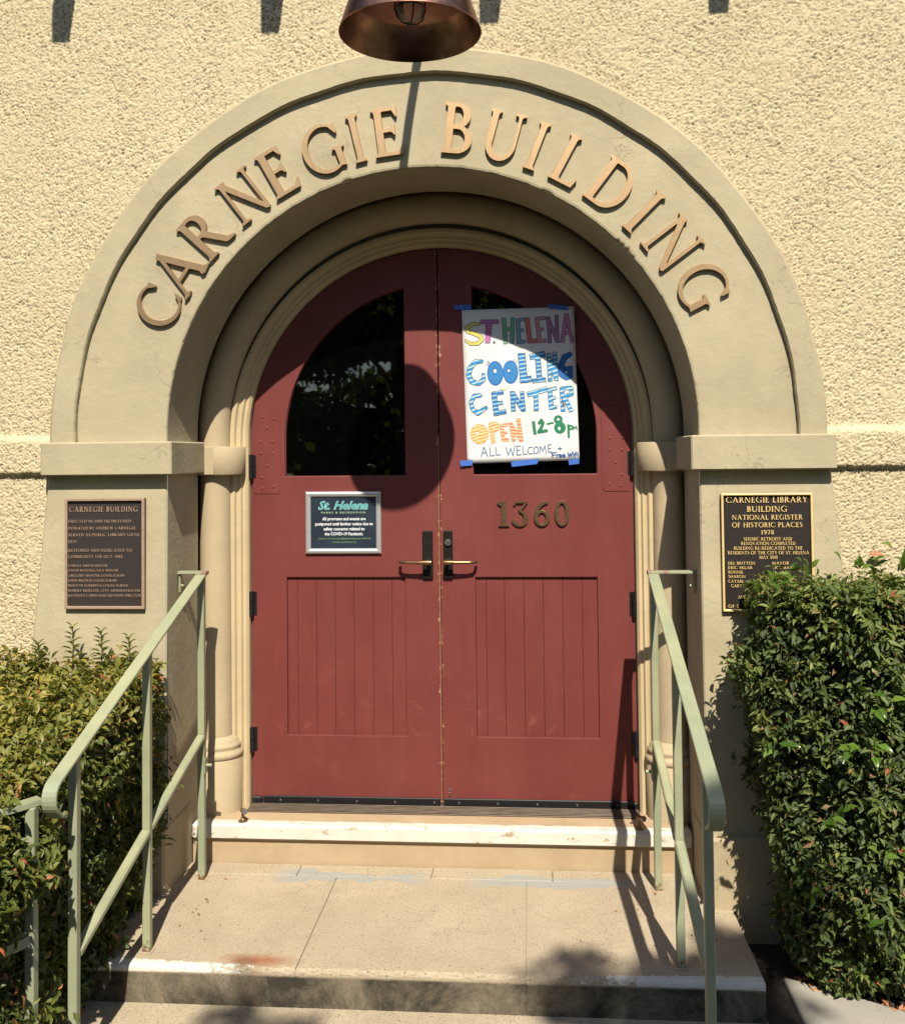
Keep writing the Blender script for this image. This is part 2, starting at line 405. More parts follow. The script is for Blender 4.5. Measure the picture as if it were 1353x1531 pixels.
M['leaf_right'] = mat_leaf('hedge_leaves_mid_green', [(0.0, (0.035, 0.055, 0.016)), (0.4, (0.095, 0.140, 0.030)), (0.75, (0.19, 0.235, 0.05)), (0.88, (0.30, 0.31, 0.08)), (0.92, (0.20, 0.10, 0.05)), (0.955, (0.24, 0.19, 0.04)), (1.0, (0.32, 0.06, 0.035))], 0.30, 0.6)
M['leaf_big'] = mat_leaf('glossy_bright_leaves', [(0.0, (0.045, 0.10, 0.012)), (0.5, (0.10, 0.19, 0.02)), (1.0, (0.17, 0.26, 0.04))], 0.3, 0.22)
M['leaf_tree'] = mat_leaf('tree_leaves', [(0.0, (0.03, 0.05, 0.012)), (0.6, (0.085, 0.13, 0.03)), (1.0, (0.15, 0.20, 0.05))], 0.3, 0.4)

def mat_glass():
    m, n, l, p = nodes('unlit_room_window_glass')
    p.inputs['Base Color'].default_value = (0.0008, 0.0009, 0.0008, 1)  # opaque near-black: the unlit room behind is put into the pane colour
    p.inputs['Roughness'].default_value = 0.015
    p.inputs['IOR'].default_value = 1.8
    v = coord(n, 'World')
    bump(n, l, noise(n, l, 3.5, 2, 0.5, v), 0.2, 0.003, p)
    return m
M['glass'] = mat_glass()
def mat_bulb():
    m, n, l, p = nodes('clear_jar_glass')
    p.inputs['Base Color'].default_value = (0.85, 0.88, 0.85, 1)
    p.inputs['Roughness'].default_value = 0.08
    p.inputs['Transmission Weight'].default_value = 0.85
    p.inputs['IOR'].default_value = 1.3
    return m
M['bulb'] = mat_bulb()

# ------------------------------------------------------------------ object helpers
def tag(o, label=None, cat=None, group=None, kind=None):
    if label: o['label'] = label
    if cat: o['category'] = cat
    if group: o['group'] = group
    if kind: o['kind'] = kind
    return o

def empty(name, loc=(0, 0, 0)):
    o = bpy.data.objects.new(name, None)
    o.empty_display_size = 0.1
    C.objects.link(o)
    o.location = loc
    return o

def link(name, me, mat=None, parent=None, world_loc=None):
    """parts are modelled in world space; the offset to the parent's base is taken out here"""
    o = bpy.data.objects.new(name, me)
    C.objects.link(o)
    if mat is not None and len(me.materials) == 0: me.materials.append(mat)
    if parent is not None:
        o.parent = parent
        p = parent; off = Vector((0, 0, 0))
        while p is not None:
            off += Vector(p.location); p = p.parent
        wl = Vector(world_loc) if world_loc is not None else Vector((0, 0, 0))
        o.location = wl - off
    elif world_loc is not None:
        o.location = world_loc
    return o

class MB:
    def __init__(s): s.v = []; s.f = []; s.sm = []
    def add(s, vs, fs, smooth=False):
        b = len(s.v); s.v += [tuple(x) for x in vs]
        s.f += [tuple(i + b for i in f) for f in fs]; s.sm += [smooth] * len(fs)
        return s
    def box(s, x0, x1, y0, y1, z0, z1, ch=0.0):
        if x0 > x1: x0, x1 = x1, x0
        if y0 > y1: y0, y1 = y1, y0
        if z0 > z1: z0, z1 = z1, z0
        if ch <= 0:
            vs = [(x, y, z) for x in (x0, x1) for y in (y0, y1) for z in (z0, z1)]
            s.add(vs, [(0, 1, 3, 2), (4, 6, 7, 5), (0, 4, 5, 1), (2, 3, 7, 6), (0, 2, 6, 4), (1, 5, 7, 3)])
            return s
        import itertools
        lo, hi = (x0, y0, z0), (x1, y1, z1)
        vs = []; idx = {}
        for sg in itertools.product((0, 1), repeat=3):
            for ax in range(3):
                p = []
                for k in range(3):
                    e = hi[k] if sg[k] else lo[k]
                    if k != ax: e += -ch if sg[k] else ch
                    p.append(e)
                idx[(sg, ax)] = len(vs); vs.append(tuple(p))
        fs = []
        def order(f):
            c = sum((Vector(vs[i]) for i in f), Vector()) / len(f)
            ctr = Vector(((x0 + x1) / 2, (y0 + y1) / 2, (z0 + z1) / 2))
            nrm = (Vector(vs[f[1]]) - Vector(vs[f[0]])).cross(Vector(vs[f[2]]) - Vector(vs[f[1]]))
            return f if nrm.dot(c - ctr) > 0 else tuple(reversed(f))
        for ax in range(3):
            o1, o2 = [k for k in range(3) if k != ax]
            for side in (0, 1):
                q = []
                for a, b in ((0, 0), (1, 0), (1, 1), (0, 1)):
                    sg = [0, 0, 0]; sg[ax] = side; sg[o1] = a; sg[o2] = b
                    q.append(idx[(tuple(sg), ax)])
                fs.append(order(tuple(q)))
        for ax in range(3):
            o1, o2 = [k for k in range(3) if k != ax]
            for a, b in itertools.product((0, 1), repeat=2):
                s0 = [0, 0, 0]; s1 = [0, 0, 0]
                s0[o1] = s1[o1] = a; s0[o2] = s1[o2] = b; s1[ax] = 1
                fs.append(order((idx[(tuple(s0), o1)], idx[(tuple(s1), o1)], idx[(tuple(s1), o2)], idx[(tuple(s0), o2)])))
        for sg in itertools.product((0, 1), repeat=3):
            fs.append(order((idx[(sg, 0)], idx[(sg, 1)], idx[(sg, 2)])))
        s.add(vs, fs); return s
    def tube(s, pts, r, seg=10, cap=True, smooth=True):
        pts = [Vector(p) for p in pts]; n = len(pts)
        rs = r if isinstance(r, (list, tuple)) else [r] * n
        rings = []; prev = None
        for i, p in enumerate(pts):
            d = (pts[min(i + 1, n - 1)] - pts[max(i - 1, 0)]).normalized()
            if prev is None:
                a = Vector((0, 0, 1)) if abs(d.z) < 0.9 else Vector((1, 0, 0))
                x = d.cross(a).normalized()
            else:
                x = (prev - d * prev.dot(d)).normalized()
            prev = x; y = d.cross(x)
            rings.append([p + (x * math.cos(2 * PI * k / seg) + y * math.sin(2 * PI * k / seg)) * rs[i] for k in range(seg)])
        vs = [q for rg in rings for q in rg]
        fs = [(i * seg + k, i * seg + (k + 1) % seg, (i + 1) * seg + (k + 1) % seg, (i + 1) * seg + k) for i in range(n - 1) for k in range(seg)]
        s.add(vs, fs, smooth)
        if cap:
            s.add(rings[0], [tuple(reversed(range(seg)))]); s.add(rings[-1], [tuple(range(seg))])
        return s
    def bar(s, pts, w, t, up_=(0, 0, 1)):
        """flat bar swept through pts in a plane of constant x; w along x, t across"""
        pts = [Vector(p) for p in pts]; n = len(pts); vs = []
        c = min(w, t) * 0.22
        for i, p in enumerate(pts):
            d = (pts[min(i + 1, n - 1)] - pts[max(i - 1, 0)]).normalized()
            side = Vector((1, 0, 0)); nn = side.cross(d).normalized()
            for a, b in ((-w / 2 + c, -t / 2), (w / 2 - c, -t / 2), (w / 2, -t / 2 + c), (w / 2, t / 2 - c), (w / 2 - c, t / 2), (-w / 2 + c, t / 2), (-w / 2, t / 2 - c), (-w / 2, -t / 2 + c)):
                vs.append(p + side * a + nn * b)
        fs = [(i * 8 + k, i * 8 + (k + 1) % 8, (i + 1) * 8 + (k + 1) % 8, (i + 1) * 8 + k) for i in range(n - 1) for k in range(8)]
        fs += [tuple(reversed(range(8))), tuple(range((n - 1) * 8, n * 8))]
        s.add(vs, fs); return s
    def lathe(s, prof, cx, cy, seg=32, smooth=True, z0=0.0, a0=0.0, a1=2 * PI):
        full = abs(a1 - a0 - 2 * PI) < 1e-6
        if smooth:                      # keep hard corners of the profile crisp
            cuts = [0]
            for i in range(1, len(prof) - 1):
                ax, ay = prof[i][0] - prof[i - 1][0], prof[i][1] - prof[i - 1][1]; bx, by = prof[i + 1][0] - prof[i][0], prof[i + 1][1] - prof[i][1]
                c_ = (ax * bx + ay * by) / (math.hypot(ax, ay) * math.hypot(bx, by) + 1e-12)
                if c_ < math.cos(math.radians(50)): cuts.append(i)
            cuts.append(len(prof) - 1)
            if len(cuts) > 2:
                for a_, b_ in zip(cuts[:-1], cuts[1:]):
                    vs0 = len(s.v); m0 = seg if full else seg + 1
                    pr = prof[a_:b_ + 1]
                    vs = [(cx + r * math.cos(a0 + (a1 - a0) * k / seg), cy + r * math.sin(a0 + (a1 - a0) * k / seg), z0 + z) for r, z in pr for k in range(m0)]
                    s.add(vs, [(i * m0 + k, i * m0 + (k + 1) % m0, (i + 1) * m0 + (k + 1) % m0, (i + 1) * m0 + k) for i in range(len(pr) - 1) for k in range(seg)], True)
                return s
        m = seg if full else seg + 1
        vs = [(cx + r * math.cos(a0 + (a1 - a0) * k / seg), cy + r * math.sin(a0 + (a1 - a0) * k / seg), z0 + z) for r, z in prof for k in range(m)]
        fs = []
        for i in range(len(prof) - 1):
            for k in range(seg):
                k2 = (k + 1) % m
                fs.append((i * m + k, i * m + k2, (i + 1) * m + k2, (i + 1) * m + k))
        s.add(vs, fs, smooth); return s
    def mesh(s, name='mesh'):
        me = bpy.data.meshes.new(name)
        me.from_pydata(s.v, [], s.f)
        me.polygons.foreach_set('use_smooth', s.sm)
        me.update()
        import bmesh
        bm = bmesh.new(); bm.from_mesh(me)
        bmesh.ops.recalc_face_normals(bm, faces=bm.faces); bm.to_mesh(me); bm.free()
        return me
    def build(s, name, mat, parent=None, world_loc=None):
        return link(name, s.mesh(name), mat, parent, world_loc)

def inside(p, poly):
    c = False; n = len(poly); x, y = p[0], p[1]
    for i in range(n):
        x1, y1 = poly[i][0], poly[i][1]; x2, y2 = poly[i - 1][0], poly[i - 1][1]
        if (y1 > y) != (y2 > y) and x < (x2 - x1) * (y - y1) / (y2 - y1) + x1: c = not c
    return c
def tess(loops):
    """fill outlines: every island with its own holes; triangle indices into the concatenated loops"""
    k = len(loops); off = np.cumsum([0] + [len(l) for l in loops])
    cont = [[j for j in range(k) if j != i and inside(loops[i][0], loops[j])] for i in range(k)]
    out = []
    for i in range(k):
        if len(cont[i]) % 2: continue
        grp = [i] + [j for j in range(k) if len(cont[j]) == len(cont[i]) + 1 and i in cont[j]]
        mp = [int(off[g]) + a for g in grp for a in range(len(loops[g]))]
        for t in tessellate_polygon([[Vector((p[0], p[1], 0)) for p in loops[g]] for g in grp]):
            out.append(tuple(mp[q] for q in t))
    return out

def prism(polys, y0, y1, plane='XZ'):
    """2D outline (first polygon) with holes -> solid between y0 (front) and y1 (back)"""
    b = MB()
    tris = tess(polys)
    flat = [p for poly in polys for p in poly]
    f0 = [(p[0], y0, p[1]) for p in flat]; f1 = [(p[0], y1, p[1]) for p in flat]
    n = len(flat)
    b.add(f0 + f1, [tuple(t) for t in tris] + [tuple(n + i for i in reversed(t)) for t in tris])
    o = 0
    for poly in polys:
        k = len(poly)
        b.f += [(o + i, o + (i + 1) % k, n + o + (i + 1) % k, n + o + i) for i in range(k)]
        b.sm += [False] * k
        o += k
    return b

def arc(cx, cz, r, a0, a1, n):
    return [(cx + r * math.cos(math.radians(a0 + (a1 - a0) * i / n)), cz + r * math.sin(math.radians(a0 + (a1 - a0) * i / n))) for i in range(n + 1)]

# ------------------------------------------------------------------ glyphs: signed fields -> outlines
def cap_(x0, y0, x1, y1, w0, w1=None):
    w1 = w0 if w1 is None else w1
    def f(X, Y):
        dx, dy = x1 - x0, y1 - y0; L2 = dx * dx + dy * dy + 1e-12
        t = np.clip(((X - x0) * dx + (Y - y0) * dy) / L2, 0, 1)
        return np.hypot(X - x0 - t * dx, Y - y0 - t * dy) - (w0 + (w1 - w0) * t) / 2
    return f
def quad(*pts):
    a = sum(pts[i][0] * pts[(i + 1) % len(pts)][1] - pts[(i + 1) % len(pts)][0] * pts[i][1] for i in range(len(pts)))
    if a < 0: pts = pts[::-1]
    def f(X, Y):
        r = None
        for i in range(len(pts)):
            (ax, ay), (bx, by) = pts[i], pts[(i + 1) % len(pts)]
            L = math.hypot(bx - ax, by - ay) + 1e-9
            d = ((X - ax) * (by - ay) - (Y - ay) * (bx - ax)) / L
            r = d if r is None else np.maximum(r, d)
        return r
    return f
def seg_(x0, y0, x1, y1, w0, w1=None):
    w1 = w0 if w1 is None else w1
    L = math.hypot(x1 - x0, y1 - y0); nx, ny = -(y1 - y0) / L, (x1 - x0) / L
    return quad((x0 + nx * w0 / 2, y0 + ny * w0 / 2), (x1 + nx * w1 / 2, y1 + ny * w1 / 2), (x1 - nx * w1 / 2, y1 - ny * w1 / 2), (x0 - nx * w0 / 2, y0 - ny * w0 / 2))
def ell(cx, cy, rx, ry):
    def f(X, Y):
        k = np.hypot((X - cx) / rx, (Y - cy) / ry)
        return (k - 1) * min(rx, ry)
    return f
def U(*fs):
    return lambda X, Y: np.minimum.reduce([f(X, Y) for f in fs])
def SU(k, *fs):
    def g(X, Y):
        r = fs[0](X, Y)
        for f in fs[1:]:
            b = f(X, Y); h = np.clip(0.5 + 0.5 * (b - r) / k, 0, 1)
            r = b * (1 - h) + r * h - k * h * (1 - h)
        return r
    return g
def I_(*fs): return lambda X, Y: np.maximum.reduce([f(X, Y) for f in fs])
def SUB(a, b): return lambda X, Y: np.maximum(a(X, Y), -b(X, Y))
def half(nx, ny, d): return lambda X, Y: X * nx + Y * ny - d        # keeps nx*x+ny*y<d

T, H, SF = 0.145, 0.075, 0.045
def serif(x, y, hw=0.13, top=False):
    return quad((x - hw, y - SF if top else y), (x + hw, y - SF if top else y), (x + hw, y if top else y + SF), (x - hw, y if top else y + SF))
def stem(x, w=T, y0=0.0, y1=1.0, s0=True, s1=True, hw=0.13):
    fs = [quad((x - w / 2, y0), (x + w / 2, y0), (x + w / 2, y1), (x - w / 2, y1))]
    if s0: fs.append(serif(x, y0, hw))
    if s1: fs.append(serif(x, y1, hw, True))
    g = SU(0.07, *fs)
    return I_(g, half(0, 1, y1), half(0, -1, -y0)) if (s0 or s1) else g
def bowl(x, y0, y1, w, thick=T, thin=H):
    cy = (y0 + y1) / 2; ry = (y1 - y0) / 2
    o = I_(ell(x, cy, w, ry), half(-1, 0, -x)); i = ell(x, cy, w - thick, ry - thin)
    body = SUB(o, i)
    return U(body)
def dbowl(x, y0, y1, xw, thick=T, thin=H):
    """D-like: straight to x, then half ellipse"""
    cy = (y0 + y1) / 2; ry = (y1 - y0) / 2; x0 = x
    o = U(I_(ell(x + xw * 0.35, cy, xw * 0.65, ry), half(-1, 0, -(x + xw * 0.35))), quad((x0, y0), (x + xw * 0.36, y0), (x + xw * 0.36, y1), (x0, y1)))
    i = U(I_(ell(x + xw * 0.35, cy, xw * 0.65 - thick, ry - thin), half(-1, 0, -(x + xw * 0.35))), quad((x0 - 0.1, y0 + thin), (x + xw * 0.36, y0 + thin), (x + xw * 0.36, y1 - thin), (x0 - 0.1, y1 - thin)))
    return SUB(o, i)
def ring(cx, cy, rx, ry, thick=T, thin=H): return SUB(ell(cx, cy, rx, ry), ell(cx, cy, rx - thick, ry - thin))
def tick(x, y, d, w=0.05, h=0.16):            # terminal wedge at the end of an arm, pointing d
    return quad((x, y), (x, y + d * h), (x - w, y + d * h * 0.2), (x - w * 2.2, y))

G = {}
G['A'] = (0.98, U(SU(0.05, seg_(0.13, 0.0, 0.50, 1.0, 0.07, 0.085), serif(0.14, 0, 0.12)), SU(0.06, seg_(0.82, 0.0, 0.46, 1.03, 0.15, 0.14), serif(0.83, 0, 0.14)), quad((0.26, 0.30), (0.70, 0.30), (0.68, 0.37), (0.28, 0.37))))
G['B'] = (0.68, U(stem(0.17), I_(dbowl(0.17, 0.50, 1.0, 0.40)), dbowl(0.17, 0.0, 0.56, 0.47)))
def cC(X, Y):
    o = ell(0.52, 0.5, 0.50, 0.52)(X, Y); i = ell(0.56, 0.5, 0.41, 0.45)(X, Y)
    b = np.maximum(o, -i)
    cut = np.maximum(np.maximum(0.74 - X, Y - 0.83), 0.17 - Y)
    cut2 = np.maximum(0.93 - X, 0)
    b = np.maximum(b, -cut)
    ser = quad((0.84, 0.94), (0.90, 0.92), (0.90, 0.74), (0.86, 0.73), (0.76, 0.88))(X, Y)
    ser2 = quad((0.84, 0.06), (0.90, 0.10), (0.93, 0.25), (0.89, 0.26), (0.78, 0.12))(X, Y)
    b = np.maximum(b, X - 0.92)
    return np.minimum(b, np.minimum(ser, ser2))
G['C'] = (0.95, cC)
G['D'] = (0.86, U(stem(0.17), dbowl(0.17, 0.0, 1.0, 0.66)))
def arms(x, xr, ys, seriffed=True):
    fs = []
    for y, xe, d in ys:
        fs.append(quad((x, y), (xe, y), (xe, y + H), (x, y + H)))
        if d == 2:
            fs.append(quad((xe - 0.03, y - 0.07), (xe, y - 0.08), (xe, y + H + 0.08), (xe - 0.03, y + H + 0.07), (xe - 0.09, y + H * .6), (xe - 0.09, y + H * .4)))
        elif d > 0: fs.append(quad((xe - 0.14, y), (xe - 0.01, y), (xe + 0.04, y + 0.20), (xe + 0.01, y + 0.21)))
        elif d < 0: fs.append(quad((xe - 0.13, y + H), (xe, y + H), (xe, y - 0.13), (xe - 0.03, y - 0.14)))
    return U(*fs)
G['E'] = (0.66, U(stem(0.17), arms(0.17, 0.6, [(0, 0.58, 1), (0.49, 0.47, 2), (1 - H, 0.54, -1)])))
G['F'] = (0.62, U(stem(0.17), arms(0.17, 0.6, [(0.47, 0.47, 2), (1 - H, 0.55, -1)])))
G['G'] = (1.0, U(lambda X, Y: np.maximum(cC(X, Y), -np.maximum(np.maximum(0.80 - X, Y - 0.5), -1 - Y)), SU(0.05, quad((0.74, 0.06), (0.88, 0.03), (0.88, 0.42), (0.74, 0.42)), serif(0.81, 0.46, 0.14, True))))
G['H'] = (0.92, U(stem(0.17), stem(0.75), quad((0.17, 0.47), (0.75, 0.47), (0.75, 0.54), (0.17, 0.54))))
G['I'] = (0.34, stem(0.17))
G['J'] = (0.45, U(stem(0.26, y0=0.12, s0=False), I_(ring(0.12, 0.14, 0.21, 0.24, 0.12, 0.08), half(0, 1, 0.14))))
G['K'] = (0.82, U(stem(0.17), seg_(0.22, 0.42, 0.68, 0.97, 0.07), seg_(0.36, 0.56, 0.72, 0.03, 0.15), serif(0.68, 1, 0.12, True), serif(0.74, 0, 0.12)))
G['L'] = (0.64, U(stem(0.17), arms(0.17, 0.6, [(0, 0.56, 1)])))
G['M'] = (1.12, U(SU(0.04, seg_(0.14, 0, 0.22, 1, 0.07), serif(0.14, 0, 0.11)), seg_(0.24, 1, 0.56, 0.0, 0.14, 0.13), seg_(0.56, 0.0, 0.86, 1.0, 0.06), SU(0.05, seg_(0.95, 0, 0.88, 1, 0.15), serif(0.95, 0, 0.14)), serif(0.18, 1, 0.12, True), serif(0.92, 1, 0.12, True)))
G['N'] = (0.98, U(stem(0.16, 0.075, hw=0.13), stem(0.80, 0.075, y0=0.0, s0=False, hw=0.13), quad((0.08, 1.0), (0.24, 1.0), (0.84, 0.0), (0.80, -0.03), (0.72, 0.0))))
G['O'] = (1.04, ring(0.52, 0.5, 0.50, 0.52))
G['P'] = (0.66, U(stem(0.17), dbowl(0.17, 0.44, 1.0, 0.46)))
G['R'] = (0.80, U(stem(0.17), dbowl(0.17, 0.48, 1.0, 0.44), quad((0.30, 0.50), (0.45, 0.50), (0.72, 0.06), (0.60, 0.02)), cap_(0.66, 0.06, 0.82, 0.02, 0.10, 0.04)))
def gS(X, Y):
    pts = [(0.50, 0.80), (0.44, 0.93), (0.30, 0.96), (0.16, 0.90), (0.12, 0.76), (0.20, 0.63), (0.36, 0.52), (0.50, 0.40), (0.53, 0.24), (0.44, 0.09), (0.28, 0.04), (0.14, 0.08), (0.08, 0.22)]
    w = [0.05, 0.06, 0.07, 0.10, 0.12, 0.14, 0.15, 0.14, 0.12, 0.09, 0.07, 0.06, 0.05]
    return np.minimum.reduce([cap_(*pts[i], *pts[i + 1], w[i], w[i + 1])(X, Y) for i in range(len(pts) - 1)] + [quad((0.48, 0.96), (0.52, 0.96), (0.53, 0.72), (0.50, 0.72))(X, Y), quad((0.06, 0.02), (0.10, 0.02), (0.08, 0.28), (0.05, 0.28))(X, Y)])
G['S'] = (0.62, gS)
G['T'] = (0.82, U(stem(0.41, s1=False), quad((0.06, 1 - H), (0.76, 1 - H), (0.76, 1), (0.06, 1)), quad((0.76, 1), (0.79, 0.79), (0.75, 0.79), (0.66, 0.95)), quad((0.06, 1), (0.03, 0.79), (0.07, 0.79), (0.16, 0.95))))
G['U'] = (0.92, U(stem(0.17, y0=0.34, s0=False), stem(0.75, 0.075, y0=0.34, s0=False), I_(SUB(ell(0.44, 0.35, 0.3475, 0.37), ell(0.47, 0.35, 0.235, 0.27)), half(0, 1, 0.35))))
G['V'] = (0.92, U(seg_(0.15, 1, 0.47, 0.0, 0.15, 0.12), seg_(0.47, 0.0, 0.78, 1, 0.07), serif(0.14, 1, 0.14, True), serif(0.79, 1, 0.12, True)))
G['W'] = (1.3, U(seg_(0.14, 1, 0.40, 0, 0.15, 0.12), seg_(0.40, 0, 0.66, 1, 0.07), seg_(0.62, 1, 0.88, 0, 0.15, 0.12), seg_(0.88, 0, 1.14, 1, 0.07), serif(0.13, 1, 0.14, True), serif(1.15, 1, 0.12, True)))
G['X'] = (0.9, U(seg_(0.15, 1, 0.75, 0, 0.14), seg_(0.75, 1, 0.15, 0, 0.07)))
G['Y'] = (0.86, U(seg_(0.14, 1, 0.43, 0.48, 0.15), seg_(0.72, 1, 0.43, 0.48, 0.07), stem(0.43, y1=0.52, s1=False), serif(0.13, 1, 0.14, True), serif(0.73, 1, 0.12, True)))
G['Z'] = (0.8, U(quad((0.06, 0), (0.7, 0), (0.7, H), (0.06, H)), quad((0.1, 1 - H), (0.7, 1 - H), (0.7, 1), (0.1, 1)), seg_(0.62, 0.97, 0.12, 0.03, 0.13)))
G['0'] = (0.64, ring(0.31, 0.5, 0.28, 0.52, 0.13, 0.075))
G['1'] = (0.42, U(stem(0.22, s1=False, y1=1.0), quad((0.05, 0.86), (0.22, 1.0), (0.22, 0.90))))
G['2'] = (0.60, U(I_(ring(0.28, 0.73, 0.24, 0.28, 0.12, 0.08), half(-0.6, -1, -0.78)), seg_(0.46, 0.66, 0.10, 0.05, 0.12), quad((0.05, 0), (0.54, 0), (0.54, 0.10), (0.05, 0.10))))
G['3'] = (0.60, U(I_(ring(0.27, 0.75, 0.21, 0.26, 0.12, 0.07), half(-1, 0, -0.16)), I_(ring(0.27, 0.27, 0.26, 0.29, 0.13, 0.07), half(-1, 0, -0.10))))
G['4'] = (0.66, U(stem(0.44, s1=False), quad((0.03, 0.26), (0.6, 0.26), (0.6, 0.33), (0.03, 0.33)), seg_(0.06, 0.31, 0.44, 0.98, 0.07)))
G['5'] = (0.60, U(quad((0.14, 0.9), (0.5, 0.9), (0.52, 1), (0.14, 1)), seg_(0.15, 0.5, 0.17, 0.98, 0.08), I_(ring(0.26, 0.3, 0.27, 0.32, 0.13, 0.07), half(-1, 0, -0.10))))
G['6'] = (0.62, U(ring(0.31, 0.30, 0.27, 0.31, 0.12, 0.07), I_(SUB(ell(0.46, 0.42, 0.42, 0.58), ell(0.52, 0.40, 0.37, 0.52)), half(0, -1, -0.3), half(1, 0, 0.5))))
G['7'] = (0.58, U(quad((0.05, 0.9), (0.52, 0.9), (0.52, 1), (0.05, 1)), seg_(0.47, 0.95, 0.22, 0.0, 0.10, 0.13)))
G['8'] = (0.60, U(ring(0.30, 0.75, 0.22, 0.26, 0.11, 0.07), ring(0.30, 0.27, 0.26, 0.28, 0.12, 0.07)))
G['9'] = (0.62, U(ring(0.31, 0.70, 0.27, 0.31, 0.12, 0.07), I_(SUB(ell(0.16, 0.58, 0.42, 0.58), ell(0.10, 0.60, 0.37, 0.52)), half(0, 1, 0.7), half(-1, 0, -0.12))))
G['.'] = (0.24, ell(0.11, 0.07, 0.075, 0.075))
G[','] = (0.24, U(ell(0.11, 0.07, 0.075, 0.075), seg_(0.14, 0.05, 0.06, -0.16, 0.06)))
G['-'] = (0.42, quad((0.05, 0.36), (0.36, 0.36), (0.36, 0.45), (0.05, 0.45)))
G['&'] = (0.85, U(ring(0.33, 0.76, 0.2, 0.24, 0.1, 0.07), ring(0.32, 0.27, 0.29, 0.28, 0.12, 0.07), seg_(0.25, 0.62, 0.78, 0.02, 0.12)))

def contours(field, x0, x1, y0, y1, cell, tol=0.0):
    nx = int(math.ceil((x1 - x0) / cell)) + 1; ny = int(math.ceil((y1 - y0) / cell)) + 1
    xs = x0 + np.arange(nx) * cell; ys = y0 + np.arange(ny) * cell
    X, Y = np.meshgrid(xs, ys, indexing='ij'); V = field(X, Y) + 1e-7
    ins = V < 0
    code = ins[:-1, :-1] * 1 + ins[1:, :-1] * 2 + ins[1:, 1:] * 4 + ins[:-1, 1:] * 8
    nxt = {}
    def ex(i, j, e):
        if e == 0: a, b = (i, j), (i + 1, j)
        elif e == 1: a, b = (i + 1, j), (i + 1, j + 1)
        elif e == 2: a, b = (i, j + 1), (i + 1, j + 1)
        else: a, b = (i, j), (i, j + 1)
        return (a, b)
    TB = {1: [(0, 3)], 2: [(1, 0)], 3: [(1, 3)], 4: [(2, 1)], 5: [(0, 3), (2, 1)], 6: [(2, 0)], 7: [(2, 3)], 8: [(3, 2)], 9: [(0, 2)], 10: [(3, 2), (1, 0)], 11: [(1, 2)], 12: [(3, 1)], 13: [(0, 1)], 14: [(3, 0)]}
    for i, j in zip(*np.nonzero((code > 0) & (code < 15))):
        for a, b in TB[int(code[i, j])]:
            nxt[ex(i, j, a)] = ex(i, j, b)
    loops = []
    while nxt:
        k0 = next(iter(nxt)); k = k0; lp = []
        while k in nxt:
            (a, b) = k; va, vb = V[a], V[b]; t = va / (va - vb)
            lp.append((xs[a[0]] + t * (xs[b[0]] - xs[a[0]]), ys[a[1]] + t * (ys[b[1]] - ys[a[1]])))
            k = nxt.pop(k)
        if len(lp) > 5: loops.append(simplify(lp, tol) if tol > 0 else lp)
    return [q for q in loops if len(q) >= 3]

def simplify(lp, tol):
    def rdp(p):
        if len(p) < 3: return p
        a = np.array(p[0]); b = np.array(p[-1]); q = np.array(p[1:-1]); d = b - a; L = math.hypot(*d) + 1e-12
        dist = np.abs((q[:, 0] - a[0]) * d[1] - (q[:, 1] - a[1]) * d[0]) / L if L > 1e-9 else np.hypot(*(q - a).T)
        k = int(np.argmax(dist))
        if dist[k] < tol: return [p[0], p[-1]]
        return rdp(p[:k + 2])[:-1] + rdp(p[k + 1:])
    h = max(range(len(lp)), key=lambda i: (lp[i][0] - lp[0][0]) ** 2 + (lp[i][1] - lp[0][1]) ** 2)
    return (rdp(lp[:h + 1])[:-1] + rdp(lp[h:] + [lp[0]])[:-1])

GC = {}
def glyph(ch, cell, tol):
    k = (ch, cell, tol)
    if k not in GC:
        w, f = G[ch]
        loops = contours(f, -0.15, w + 0.2, -0.25, 1.15, cell, tol)
        tris = tess(loops)
        GC[k] = (w, loops, tris)
    return GC[k]

def put_glyph(mb, ch, fn, depth_fn, cell=0.05, tol=0.01):
    """fn maps glyph (x,y) -> front point, depth_fn front point -> back point"""
    w, loops, tris = glyph(ch, cell, tol)
    flat = [p for lp in loops for p in lp]
    F = [fn(*p) for p in flat]; B = [depth_fn(q) for q in F]; n = len(flat)
    fs = [tuple(t) for t in tris]
    o = 0
    for lp in loops:
        k = len(lp)
        fs += [(o + i, o + (i + 1) % k, n + o + (i + 1) % k, n + o + i) for i in range(k)]
        o += k
    mb.add(F + B, fs)
    return w

def text_width(s, sp=0.06): return sum((0.42 if c == ' ' else G[c][0] + sp) for c in s) - sp
def put_text(mb, s, x, z, h, y, depth, align='L', fit=None, sp=0.06, cell=0.07, tol=0.012):
    w = text_width(s, sp) * h; kx = 1.0
    if fit: kx = fit / w; w = fit
    cx = x if align == 'L' else (x - w / 2)
    for c in s:
        if c == ' ': cx += 0.42 * h * kx; continue
        gw = put_glyph(mb, c, lambda a, b, cx=cx: Vector((cx + a * h * kx, y, z + b * h)), lambda q: Vector((q.x, y + depth, q.z)), cell, tol)
        cx += (gw + sp) * h * kx

# ------------------------------------------------------------------ ground, steps
ZC = 1.953
def slab(name, x0, x1, y0, y1, z0, z1, mat, parent=None, kind=None, ch=0.006):
    o = MB().box(x0, x1, y0, y1, z0, z1, ch).build(name, mat, parent)
    if kind: o['kind'] = kind
    return o

